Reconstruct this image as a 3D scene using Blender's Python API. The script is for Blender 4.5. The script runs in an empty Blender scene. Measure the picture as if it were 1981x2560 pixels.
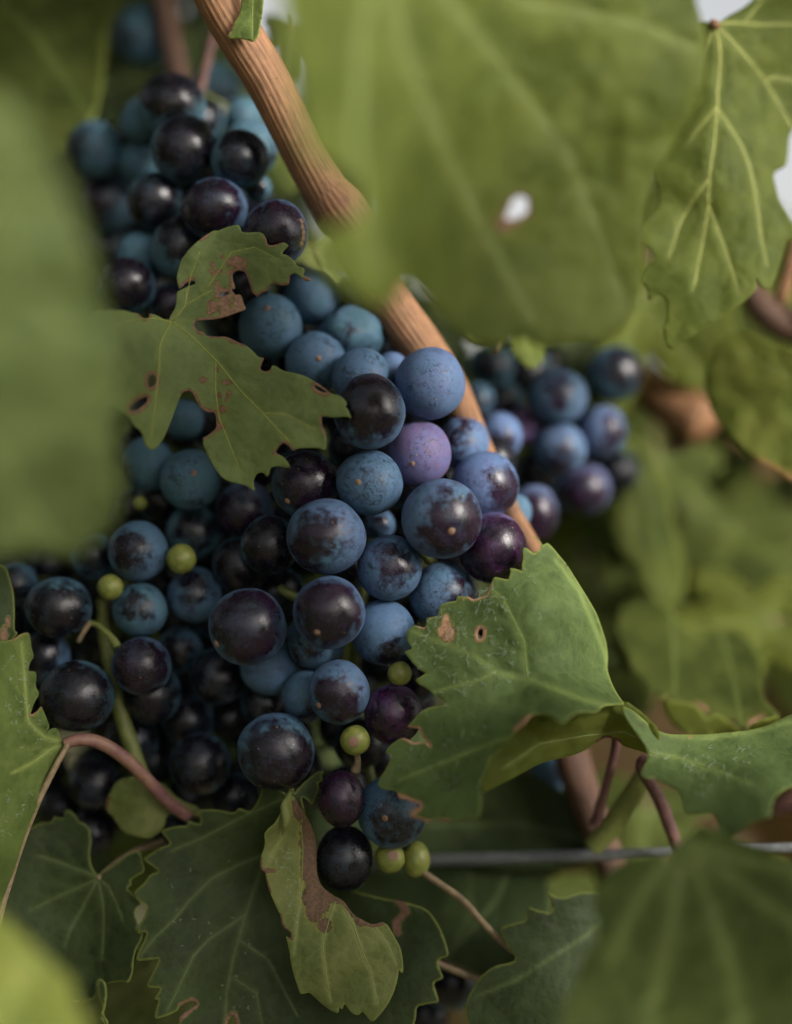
import bpy, bmesh, math, random
import numpy as np
from mathutils import Vector, Matrix, Quaternion, noise
from mathutils.geometry import delaunay_2d_cdt
random.seed(7); RNG = np.random.RandomState(7)
scene = bpy.context.scene
COL = scene.collection

# ------------------------------------------------------------------ camera, sky, sun, exposure
S = 0.19 / 1981.0            # metres per photo pixel in the focal plane
D = 0.50                     # camera to focal plane
DP = D / S
H = 1.0                      # camera height above the ground
cam = bpy.data.cameras.new('camera'); cam_o = bpy.data.objects.new('camera', cam); COL.objects.link(cam_o)
cam_o.location = (0, -D, H); cam_o.rotation_euler = (math.radians(90), 0, 0)
cam.sensor_fit = 'HORIZONTAL'; cam.sensor_width = 24.0; cam.lens = 24.0 * D / 0.19
cam.clip_start = 0.01; cam.clip_end = 5000
cam.dof.use_dof = True; cam.dof.focus_distance = D - 0.002; cam.dof.aperture_fstop = cam.lens / 28.0
scene.camera = cam_o

SUN_EL, SUN_AZ = 23, 131      # azimuth: 180 = straight behind the camera, smaller = to the right
w = bpy.data.worlds.new('World'); scene.world = w; w.use_nodes = True
nt = w.node_tree; bg = nt.nodes['Background']
sky = nt.nodes.new('ShaderNodeTexSky'); sky.sky_type = 'NISHITA'; sky.sun_disc = False
sky.sun_elevation = math.radians(SUN_EL); sky.sun_rotation = math.radians(SUN_AZ)
sky.air_density = 1.0; sky.dust_density = 4.0; sky.ozone_density = 1.0
bw = nt.nodes.new('ShaderNodeRGBToBW'); nt.links.new(sky.outputs[0], bw.inputs[0])      # thin even cloud: most of the blue is lost
cl = nt.nodes.new('ShaderNodeMix'); cl.data_type = 'RGBA'; cl.inputs[0].default_value = .82
nt.links.new(sky.outputs[0], cl.inputs[6]); nt.links.new(bw.outputs[0], cl.inputs[7])
cm = nt.nodes.new('ShaderNodeMix'); cm.data_type = 'RGBA'; cm.blend_type = 'MULTIPLY'; cm.inputs[0].default_value = 1; cm.inputs[7].default_value = (1.60, 1.56, 1.52, 1)
nt.links.new(cl.outputs[2], cm.inputs[6]); nt.links.new(cm.outputs[2], bg.inputs[0]); bg.inputs[1].default_value = 0.125
sun = bpy.data.lights.new('sun', 'SUN'); sun.energy = 3.4; sun.angle = math.radians(18); sun.color = (1.0, 0.95, 0.88)
sun_o = bpy.data.objects.new('sun', sun); COL.objects.link(sun_o)
el, az = math.radians(SUN_EL), math.radians(SUN_AZ)
sd = Vector((math.sin(az) * math.cos(el), math.cos(az) * math.cos(el), math.sin(el)))
sun_o.rotation_euler = sd.to_track_quat('Z', 'Y').to_euler(); sun_o.location = (0, 0, 3)
scene.view_settings.view_transform = 'Standard'; scene.view_settings.look = 'None'
scene.view_settings.exposure = 0.45; scene.view_settings.gamma = 1.0
scene.view_settings.use_curve_mapping = False
scene.render.engine = 'CYCLES'
scene.cycles.use_denoising = True
scene.cycles.adaptive_threshold = 0.03; scene.cycles.max_bounces = 7; scene.cycles.diffuse_bounces = 4; scene.cycles.transmission_bounces = 4
scene.cycles.caustics_reflective = False; scene.cycles.caustics_refractive = False

# ------------------------------------------------------------------ placing helpers
def P(x, y, z):
    k = 1 + z / DP
    return Vector(((x - 990.5) * S * k, z * S, H - (y - 1280) * S * k))
def PW(a):                    # arrays (n,3) of photo x, y, depth -> world
    k = 1 + a[:, 2] / DP
    return np.stack([(a[:, 0] - 990.5) * S * k, a[:, 2] * S, H - (a[:, 1] - 1280) * S * k], 1)
def T(x0, y0, s, pts): return [(x0 + x * s, y0 + y * s) for x, y in pts]
def tA(p): return T(400, 540, .23669, p)
def tB(p): return T(260, 760, .3787, p)
def tC(p): return T(930, 1340, .3787, p)
def tD(p): return T(930, 1700, .4142, p)
def tE(p): return T(1540, 1480, .2930, p)
def tF(p): return T(330, 1920, .29586, p)
def tG(p): return T(620, 1920, .33136, p)
def tH(p): return T(0, 1960, .27473, p)
def tI(p): return T(0, 1380, .28394, p)
def tJ(p): return T(1540, 0, .40311, p)
def tK(p): return T(1000, 1900, .58047, p)
def tL(p): return T(100, 0, .47337, p)

def root(name, loc, label, cat, group=None, kind=None):
    o = bpy.data.objects.new(name, None); COL.objects.link(o)
    o.location = loc; o.empty_display_size = .01
    o['label'] = label; o['category'] = cat
    if group: o['group'] = group
    if kind: o['kind'] = kind
    return o
def mesh_obj(name, verts, faces, mat, parent=None, smooth=True, attr=None, label=None):
    """verts in world metres; stored relative to the parent's location"""
    v = np.asarray(verts, float)
    base = np.array(parent.matrix_basis.translation if parent else (0, 0, 0), float)
    if parent and parent.parent: base = base + np.array(parent.parent.matrix_basis.translation)
    me = bpy.data.meshes.new(name); me.from_pydata((v - base).tolist(), [], faces)
    if smooth: me.polygons.foreach_set('use_smooth', [True] * len(me.polygons))
    if attr is not None:
        ca = me.color_attributes.new('mask', 'FLOAT_COLOR', 'POINT')
        ca.data.foreach_set('color', np.asarray(attr, np.float32).ravel())
    me.materials.append(mat); me.update()
    o = bpy.data.objects.new(name, me); COL.objects.link(o)
    if parent: o.parent = parent
    if label: o['label'] = label
    return o

# ------------------------------------------------------------------ materials
class NT:
    def __init__(s, name):
        s.m = bpy.data.materials.new(name); s.m.use_nodes = True; s.t = s.m.node_tree
        s.t.nodes.clear(); s.out = s.t.nodes.new('ShaderNodeOutputMaterial')
    def n(s, typ, **kw):
        nd = s.t.nodes.new('ShaderNode' + typ)
        for k, v in kw.items(): setattr(nd, k, v)
        return nd
    def l(s, a, b): s.t.links.new(a, b)
    def put(s, sock, v):
        if hasattr(v, 'is_linked'): s.l(v, sock)
        elif isinstance(v, (tuple, list)): sock.default_value = tuple(v) + ((1,) if len(v) == 3 and sock.type == 'RGBA' else ())
        else: sock.default_value = v
    def mix(s, f, a, b, bt='MIX'):
        nd = s.n('Mix', data_type='RGBA', blend_type=bt)
        s.put(nd.inputs[0], f); s.put(nd.inputs[6], a); s.put(nd.inputs[7], b); return nd.outputs[2]
    def math(s, op, a, b=0.0, c=0.0, clamp=False):
        nd = s.n('Math', operation=op, use_clamp=clamp)
        s.put(nd.inputs[0], a); s.put(nd.inputs[1], b); s.put(nd.inputs[2], c); return nd.outputs[0]
    def step(s, v, lo, hi, a=0.0, b=1.0):
        nd = s.n('MapRange', interpolation_type='SMOOTHSTEP')
        s.put(nd.inputs[0], v); s.put(nd.inputs[1], lo); s.put(nd.inputs[2], hi); s.put(nd.inputs[3], a); s.put(nd.inputs[4], b); return nd.outputs[0]
    def noise(s, co, sc, det=3, rough=.5, dist=0.0):
        nd = s.n('TexNoise'); s.l(co, nd.inputs['Vector']); nd.inputs['Scale'].default_value = sc
        nd.inputs['Detail'].default_value = det; nd.inputs['Roughness'].default_value = rough; nd.inputs['Distortion'].default_value = dist
        return nd
    def vor(s, co, sc, feat='F1', rnd=1.0):
        nd = s.n('TexVoronoi', feature=feat); s.l(co, nd.inputs['Vector']); nd.inputs['Scale'].default_value = sc
        nd.inputs['Randomness'].default_value = rnd; return nd
    def co(s): return s.n('TexCoord').outputs['Object']
    def bump(s, h, strength, dist):
        nd = s.n('Bump'); nd.inputs['Strength'].default_value = strength; nd.inputs['Distance'].default_value = dist; s.l(h, nd.inputs['Height']); return nd.outputs[0]
    def princ(s, col, rough, spec=.5, normal=None):
        nd = s.n('BsdfPrincipled'); s.put(nd.inputs['Base Color'], col); s.put(nd.inputs['Roughness'], rough)
        s.put(nd.inputs['Specular IOR Level'], spec)
        if normal is not None: s.l(normal, nd.inputs['Normal'])
        return nd

def leaf_mat(name, g1, g2, vein=(.30, .36, .10), trans=(.18, .28, .03), tw=.35, rim=(.28, .33, .07), brown=(.22, .13, .075),
             rough=.6, spec=.16, relief=1.0):
    m = NT(name); co = m.co()
    at = m.n('Attribute', attribute_name='mask'); sep = m.n('SeparateColor'); m.l(at.outputs['Color'], sep.inputs[0])
    R, G, B = sep.outputs[0], sep.outputs[1], sep.outputs[2]
    nz = m.noise(co, 70, 5, .6).outputs[0]; nf = m.noise(co, 600, 3, .6).outputs[0]
    wco = m.n('VectorMath', operation='ADD'); m.l(co, wco.inputs[0])
    nw = m.noise(co, 300, 2); sc = m.n('VectorMath', operation='SCALE'); m.l(nw.outputs['Color'], sc.inputs[0]); sc.inputs['Scale'].default_value = .0016; m.l(sc.outputs[0], wco.inputs[1])
    ret = m.vor(wco.outputs[0], 330, 'DISTANCE_TO_EDGE').outputs[0]
    ret2 = m.vor(wco.outputs[0], 900, 'DISTANCE_TO_EDGE').outputs[0]
    c = m.mix(m.step(nz, .38, .62), tuple(v * .85 for v in g1), tuple(v * 1.05 for v in g2))
    c = m.mix(m.step(nf, .3, .75, 0, .35), c, tuple(v * 1.35 for v in g2))
    c = m.mix(m.step(ret, 0.0, .10, .10, 0), c, vein)
    c = m.mix(m.step(ret2, 0.0, .12, .05, 0), c, vein)
    c = m.mix(m.math('MULTIPLY', R, .6, clamp=True), c, vein)
    c = m.mix(m.step(G, .3, 1.0, 0, .55), c, rim)
    bn = m.math('ADD', B, m.math('MULTIPLY', m.math('SUBTRACT', m.noise(co, 900, 4, .65).outputs[0], .5), .9))
    bm = m.step(bn, .42, .52)
    ring = m.step(bn, .34, .44)
    bc = m.mix(m.step(m.noise(co, 1500, 3).outputs[0], .35, .65), brown, tuple(v * 1.5 for v in brown))
    c = m.mix(m.math('MULTIPLY', m.step(bn, .16, .36, 0, .55), m.step(B, .02, .1)), c, (.26, .25, .05))
    c = m.mix(m.math('MULTIPLY', ring, m.step(B, .02, .1)), c, tuple(v * .42 for v in brown))
    bm = m.math('MULTIPLY', bm, m.step(B, .02, .1))
    c = m.mix(bm, c, bc)
    hgt = m.math('ADD', m.math('MULTIPLY', m.step(ret, 0, .35), .7), m.math('MULTIPLY', m.step(ret2, 0, .3), .25))
    hgt = m.math('ADD', hgt, m.math('MULTIPLY', nf, .3))
    nrm = m.bump(hgt, .32 * relief, .00035)
    p = m.princ(c, m.step(nf, .2, .8, rough - .08, rough + .12), spec, nrm)
    tr = m.n('BsdfTranslucent'); m.put(tr.inputs[0], m.mix(bm, m.mix(m.math('MULTIPLY', R, .5, clamp=True), trans, tuple(v * .6 for v in trans)), tuple(v * .6 for v in brown)))
    mx = m.n('MixShader'); mx.inputs[0].default_value = tw; m.l(p.outputs[0], mx.inputs[1]); m.l(tr.outputs[0], mx.inputs[2])
    m.l(mx.outputs[0], m.out.inputs[0]); return m.m

def plain_mat(name, c1, c2, sc=300, rough=.6, spec=.3, bump=.3, stretch=None, metal=0):
    m = NT(name); co = m.co()
    if stretch:
        mp = m.n('Mapping'); mp.inputs['Scale'].default_value = stretch; m.l(co, mp.inputs[0]); co = mp.outputs[0]
    nz = m.noise(co, sc, 5, .6).outputs[0]; n2 = m.noise(co, sc * 5, 3, .6).outputs[0]
    c = m.mix(m.step(nz, .35, .65), c1, c2); c = m.mix(m.step(n2, .55, .75, 0, .5), c, tuple(v * .5 for v in c1))
    p = m.princ(c, rough, spec, m.bump(nz, bump, .0006)); p.inputs['Metallic'].default_value = metal
    m.l(p.outputs[0], m.out.inputs[0]); return m.m

def grape_mat():
    m = NT('grape_skin_with_bloom'); co = m.co()
    oi = m.n('ObjectInfo'); sep = m.n('SeparateColor'); m.l(oi.outputs['Color'], sep.inputs[0])
    R, G, B = sep.outputs; A = oi.outputs['Alpha']; rnd = oi.outputs['Random']
    off = m.n('CombineXYZ'); m.l(m.math('MULTIPLY', rnd, 37.0), off.inputs[0]); m.l(m.math('MULTIPLY', rnd, 91.0), off.inputs[1]); m.l(m.math('MULTIPLY', rnd, 53.0), off.inputs[2])
    vo = m.n('VectorMath', operation='ADD'); m.l(co, vo.inputs[0]); m.l(off.outputs[0], vo.inputs[1]); c0 = vo.outputs[0]
    sx = m.n('SeparateXYZ'); m.l(co, sx.inputs[0])
    front = m.math('MULTIPLY', sx.outputs[1], -1.0)
    n1 = m.noise(c0, 1.5, 7, .62, .5).outputs[0]; n2 = m.noise(c0, 4.5, 6, .65, .4).outputs[0]; n3 = m.noise(c0, 9, 4, .7).outputs[0]
    # hair-fine rub marks: contour lines of warped noise and broken cell edges
    def lines(sc, wd, seed_d, warp):
        nz = m.noise(c0, sc, 2, .5, warp).outputs[0]
        d = m.math('ABSOLUTE', m.math('SUBTRACT', nz, seed_d)); return m.step(d, wd * .25, wd, 1, 0)
    wv = m.noise(c0, 1.6, 3, .55); wsc = m.n('VectorMath', operation='SCALE'); m.l(wv.outputs['Color'], wsc.inputs[0]); wsc.inputs['Scale'].default_value = 1.3
    wad = m.n('VectorMath', operation='ADD'); m.l(c0, wad.inputs[0]); m.l(wsc.outputs[0], wad.inputs[1])
    st = m.n('Mapping'); st.inputs['Rotation'].default_value = (.5, .3, .9); st.inputs['Scale'].default_value = (1.0, 2.6, .8); m.l(wad.outputs[0], st.inputs[0])
    e1 = m.step(m.vor(st.outputs[0], 1.9, 'DISTANCE_TO_EDGE').outputs[0], .012, .05, 1, 0); e2 = m.step(m.vor(wad.outputs[0], 3.6, 'DISTANCE_TO_EDGE').outputs[0], .012, .055, 1, 0)
    brk = m.step(m.noise(c0, 3.2, 3, .6).outputs[0], .40, .55); brk2 = m.step(m.noise(c0, 4.1, 3, .6).outputs[0], .47, .58)
    ll = m.math('MAXIMUM', m.math('MULTIPLY', e1, brk), m.math('MULTIPLY', m.math('MAXIMUM', e2, lines(1.7, .016, .5, 1.5)), brk2))
    # rubbed dark patch centred on the local -Y pole; size R; feathered, its margin broken up by the rub marks
    v = m.math('ADD', front, m.math('MULTIPLY', m.math('SUBTRACT', n1, .5), 1.7))
    v = m.math('ADD', v, m.math('MULTIPLY', m.math('SUBTRACT', n2, .5), .7))
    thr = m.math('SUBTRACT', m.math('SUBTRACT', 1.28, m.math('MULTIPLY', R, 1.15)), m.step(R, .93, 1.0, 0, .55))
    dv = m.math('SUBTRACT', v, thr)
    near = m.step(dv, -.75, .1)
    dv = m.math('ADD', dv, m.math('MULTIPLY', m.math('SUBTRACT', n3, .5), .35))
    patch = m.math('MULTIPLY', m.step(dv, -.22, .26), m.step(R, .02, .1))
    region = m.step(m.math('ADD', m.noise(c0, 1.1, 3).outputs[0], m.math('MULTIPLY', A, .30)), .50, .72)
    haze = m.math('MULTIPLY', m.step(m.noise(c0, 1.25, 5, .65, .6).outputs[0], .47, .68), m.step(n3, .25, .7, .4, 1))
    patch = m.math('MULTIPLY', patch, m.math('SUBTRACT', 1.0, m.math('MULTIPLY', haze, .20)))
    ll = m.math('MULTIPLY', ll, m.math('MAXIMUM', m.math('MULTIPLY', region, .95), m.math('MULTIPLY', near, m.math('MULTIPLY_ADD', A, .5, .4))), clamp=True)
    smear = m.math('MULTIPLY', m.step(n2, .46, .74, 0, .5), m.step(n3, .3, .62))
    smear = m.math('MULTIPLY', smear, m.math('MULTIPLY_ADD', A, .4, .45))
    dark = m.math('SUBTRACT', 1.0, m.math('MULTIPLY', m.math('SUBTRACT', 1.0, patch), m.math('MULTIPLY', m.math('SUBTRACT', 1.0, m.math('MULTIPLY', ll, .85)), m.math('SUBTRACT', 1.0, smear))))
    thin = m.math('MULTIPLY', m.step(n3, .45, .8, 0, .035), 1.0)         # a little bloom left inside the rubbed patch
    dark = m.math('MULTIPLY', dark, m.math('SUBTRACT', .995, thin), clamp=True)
    blue = m.mix(m.math('ADD', B, m.math('MULTIPLY', m.math('SUBTRACT', n1, .5), 1.4), 0, True), (.046, .116, .150), (.080, .142, .295))  # B sets the hue: cool right light and green bounce painted into the bloom
    blue = m.mix(m.step(n1, .4, .7, 0, .35), blue, (.07, .13, .195))
    pink = m.mix(m.step(n1, .35, .6), (.165, .058, .145), (.115, .085, .215))
    bloom = m.mix(m.math('MULTIPLY', m.math('MULTIPLY', G, m.math('MULTIPLY_ADD', G, .5, .45)), m.step(m.math('ADD', n1, m.math('MULTIPLY', G, .3)), .42, .72)), blue, pink)
    bloom = m.mix(m.step(n3, .35, .7, 0, .28), bloom, tuple([.05, .09, .14]))
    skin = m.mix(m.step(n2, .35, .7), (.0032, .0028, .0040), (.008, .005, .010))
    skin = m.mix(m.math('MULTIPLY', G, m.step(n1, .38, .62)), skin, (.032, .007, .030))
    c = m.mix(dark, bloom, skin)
    vd = m.vor(c0, 4.2); vs = m.n('SeparateColor'); m.l(vd.outputs['Color'], vs.inputs[0])
    dots = m.math('MULTIPLY', m.step(vd.outputs['Distance'], .055, .10, 1, 0), m.step(vs.outputs[0], .48, .5))
    ve = m.vor(c0, 13); ve_s = m.n('SeparateColor'); m.l(ve.outputs['Color'], ve_s.inputs[0])
    dots2 = m.math('MULTIPLY', m.step(ve.outputs['Distance'], .06, .11, 1, 0), m.step(ve_s.outputs[0], .78, .8))
    c = m.mix(m.math('MULTIPLY', dots, .8), c, (.36, .25, .16)); c = m.mix(m.math('MULTIPLY', dots2, .45), c, (.30, .26, .24))
    rough = m.mix(dark, (.72,) * 3, (.25,) * 3)
    rr = m.math('ADD', m.n('RGBToBW').outputs[0], 0.0); m.l(rough, rr.node.inputs[0].links[0].from_node.inputs[0])
    rr = m.math('ADD', rr, m.math('MULTIPLY', m.math('SUBTRACT', n3, .5), .2))
    h = m.math('ADD', m.math('MULTIPLY', dark, -.6), m.math('ADD', m.math('MULTIPLY', n3, .35), m.math('MULTIPLY', dots, .8)))
    p = m.princ(c, rr, .38, m.bump(h, .07, .05))
    m.l(p.outputs[0], m.out.inputs[0]); return m.m

def green_berry_mat():
    m = NT('green_berry_skin'); co = m.co(); n1 = m.noise(co, 2.2, 4).outputs[0]; n3 = m.noise(co, 14, 3).outputs[0]
    c = m.mix(m.step(n1, .35, .65), (.13, .16, .03), (.21, .215, .05)); c = m.mix(m.step(n3, .62, .75, 0, .5), c, (.10, .12, .03))
    p = m.princ(c, .42, .4); p.inputs['Subsurface Weight'].default_value = .1; p.inputs['Subsurface Radius'].default_value = (.5, .5, .1)
    p.inputs['Subsurface Scale'].default_value = .004; m.l(p.outputs[0], m.out.inputs[0]); return m.m

def cane_mat(name='ripe_cane_bark', c1=(.36, .17, .075), c2=(.20, .085, .04), c3=(.50, .28, .14)):
    m = NT(name); co = m.co()
    at = m.n('Attribute', attribute_name='mask'); sep = m.n('SeparateColor'); m.l(at.outputs['Color'], sep.inputs[0])
    cmb = m.n('CombineXYZ'); m.l(m.math('MULTIPLY', sep.outputs[0], 120), cmb.inputs[0]); m.l(m.math('MULTIPLY', sep.outputs[1], 5), cmb.inputs[1])
    f = m.noise(cmb.outputs[0], 1.0, 4, .6).outputs[0]; f2 = m.noise(cmb.outputs[0], 3.3, 3, .6).outputs[0]
    c = m.mix(m.step(f, .38, .62), c1, c3); c = m.mix(m.step(f2, .51, .60, 0, .9), c, c2)
    c = m.mix(m.step(m.noise(co, 90, 3).outputs[0], .5, .75, 0, .5), c, c2)
    sp = m.vor(co, 550).outputs['Distance']; c = m.mix(m.step(sp, .08, .16, .6, 0), c, (.03, .02, .015))
    p = m.princ(c, .6, .35, m.bump(f2, .5, .0004)); m.l(p.outputs[0], m.out.inputs[0]); return m.m

M_GRAPE = grape_mat(); M_GREEN = green_berry_mat(); M_CANE = cane_mat('ripe_cane_bark', (.235, .112, .050), (.062, .030, .016), (.32, .165, .078))
M_CANED = cane_mat('shaded_cane_bark', (.085, .040, .024), (.035, .02, .013), (.13, .068, .042))
M_SCAR = plain_mat('cork_scar', (.30, .19, .12), (.16, .09, .06), 900)
M_STEM = plain_mat('green_stem', (.09, .11, .028), (.14, .155, .04), 500, .5)
M_STEMB = plain_mat('tan_stem', (.15, .11, .065), (.22, .165, .09), 500, .6)
M_PURP = plain_mat('purple_petiole', (.13, .055, .06), (.20, .11, .075), 160, .5)
M_TENDR = plain_mat('dark_red_stem', (.075, .035, .035), (.12, .06, .045), 300, .6)
M_VEIN = plain_mat('leaf_vein', (.15, .20, .05), (.19, .24, .065), 700, .5)
M_VEIND = plain_mat('dark_leaf_vein', (.07, .10, .035), (.09, .12, .045), 700, .5)  # darker vein colour for the deep green leaves
M_VEINY = plain_mat('yellow_leaf_vein', (.30, .32, .07), (.38, .38, .10), 700, .5)
M_HAIR = plain_mat('leaf_hair', (.26, .32, .22), (.38, .43, .33), 900, .8)
M_WIRE = plain_mat('galvanised_wire', (.15, .16, .165), (.22, .23, .235), 600, .55, .4, .3, None, .35)
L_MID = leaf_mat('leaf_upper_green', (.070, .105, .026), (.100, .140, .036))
L_LIGHT = leaf_mat('leaf_pale_green', (.18, .235, .088), (.22, .28, .108), trans=(.30, .36, .05), brown=(.27, .16, .10))
L_DUST = leaf_mat('leaf_dusty_green', (.070, .108, .032), (.100, .145, .048), vein=(.26, .34, .10), trans=(.22, .30, .03), brown=(.36, .21, .12))
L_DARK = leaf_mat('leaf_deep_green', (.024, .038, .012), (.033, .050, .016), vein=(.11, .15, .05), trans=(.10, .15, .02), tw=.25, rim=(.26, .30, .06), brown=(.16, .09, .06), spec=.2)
L_UNDER = leaf_mat('leaf_underside_yellow', (.105, .130, .022), (.130, .155, .030), trans=(.42, .44, .015), tw=.6, rough=.7)
L_YEL = leaf_mat('leaf_yellow_green', (.105, .140, .024), (.15, .165, .034), trans=(.30, .34, .03), tw=.45, brown=(.30, .19, .07))
L_OLD = leaf_mat('leaf_olive_damaged', (.095, .125, .032), (.140, .160, .050), vein=(.30, .32, .12), trans=(.20, .24, .03), tw=.25, brown=(.12, .075, .045))
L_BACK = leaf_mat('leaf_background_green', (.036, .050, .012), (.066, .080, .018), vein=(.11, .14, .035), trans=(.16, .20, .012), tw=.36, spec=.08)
L_FORE = leaf_mat('leaf_foreground_green', (.080, .108, .020), (.122, .150, .030), vein=(.30, .35, .12), trans=(.40, .43, .03), tw=.55)
L_FORE2 = leaf_mat('leaf_foreground_muted', (.062, .090, .028), (.096, .125, .042), vein=(.17, .21, .075), trans=(.28, .32, .035), tw=.45)

# ------------------------------------------------------------------ geometry helpers
def chaikin(p, it=1):
    p = [tuple(q) for q in p]
    for _ in range(it):
        o = []
        for i in range(len(p)):
            a, b = p[i], p[(i + 1) % len(p)]
            o.append((a[0] * .8 + b[0] * .2, a[1] * .8 + b[1] * .2)); o.append((a[0] * .2 + b[0] * .8, a[1] * .2 + b[1] * .8))
        p = o
    return p
def resample(p, step):
    o = []
    for i in range(len(p)):
        a = np.array(p[i]); b = np.array(p[(i + 1) % len(p)]); n = max(1, int(np.linalg.norm(b - a) / step))
        for k in range(n): o.append(a + (b - a) * k / n)
    return np.array(o)
def inside(pts, poly):
    x, y = pts[:, 0], pts[:, 1]; r = np.zeros(len(pts), bool); q = np.roll(poly, -1, 0)
    for (x0, y0), (x1, y1) in zip(poly, q):
        c = ((y0 > y) != (y1 > y))
        if c.any():
            xs = (x1 - x0) * (y - y0) / (y1 - y0 + 1e-12) + x0; r ^= c & (x < xs)
    return r
def segdist(pts, line, closed=False):
    L = np.asarray(line, float); q = np.roll(L, -1, 0) if closed else L[1:]; p = L if closed else L[:-1]
    best = np.full(len(pts), 1e9); tpar = np.zeros(len(pts)); n = len(p)
    for i in range(n):
        d = q[i] - p[i]; dd = d @ d + 1e-9; t = np.clip(((pts - p[i]) @ d) / dd, 0, 1)
        e = np.hypot(*(pts - (p[i] + t[:, None] * d)).T); m = e < best; best[m] = e[m]; tpar[m] = (i + t[m]) / n
    return best, tpar
def tps(ctrl):
    c = np.array(ctrl, float); xy = c[:, :2] / 1000; n = len(c)
    def U(r): return np.where(r > 1e-9, r * r * np.log(r + 1e-12), 0)
    K = U(np.hypot(xy[:, None, 0] - xy[None, :, 0], xy[:, None, 1] - xy[None, :, 1])) + np.eye(n) * 1e-3
    Pm = np.hstack([np.ones((n, 1)), xy]); A = np.block([[K, Pm], [Pm.T, np.zeros((3, 3))]])
    wv = np.linalg.solve(A, np.concatenate([c[:, 2], np.zeros(3)]))
    def f(p):
        q = np.asarray(p, float)[:, :2] / 1000
        return U(np.hypot(q[:, None, 0] - xy[None, :, 0], q[:, None, 1] - xy[None, :, 1])) @ wv[:n] + wv[n] + q @ wv[n + 1:]
    return f
def side_veins(v, spacing, ln, seed=0):
    rs = random.Random(seed); out = []; p = np.array(v, float); seg = np.hypot(*(p[1:] - p[:-1]).T); tot = seg.sum(); s = spacing * .8; sg = 1
    while s < tot * .96:
        a = s; i = 0
        while i < len(seg) - 1 and a > seg[i]: a -= seg[i]; i += 1
        d = (p[i + 1] - p[i]) / (seg[i] + 1e-9); b = p[i] + d * a
        for sgn in (sg, -sg):
            an = math.radians(rs.uniform(40, 52)) * sgn; e = np.array([d[0] * math.cos(an) - d[1] * math.sin(an), d[0] * math.sin(an) + d[1] * math.cos(an)])
            an2 = -an * .45; e2 = np.array([e[0] * math.cos(an2) - e[1] * math.sin(an2), e[0] * math.sin(an2) + e[1] * math.cos(an2)])
            l = ln * (1 - .55 * s / tot) * rs.uniform(.8, 1.1); out.append([tuple(b), tuple(b + e * l * .5), tuple(b + e * l * .5 + e2 * l * .5)])
        s += spacing * rs.uniform(.8, 1.25)
    return out

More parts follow.
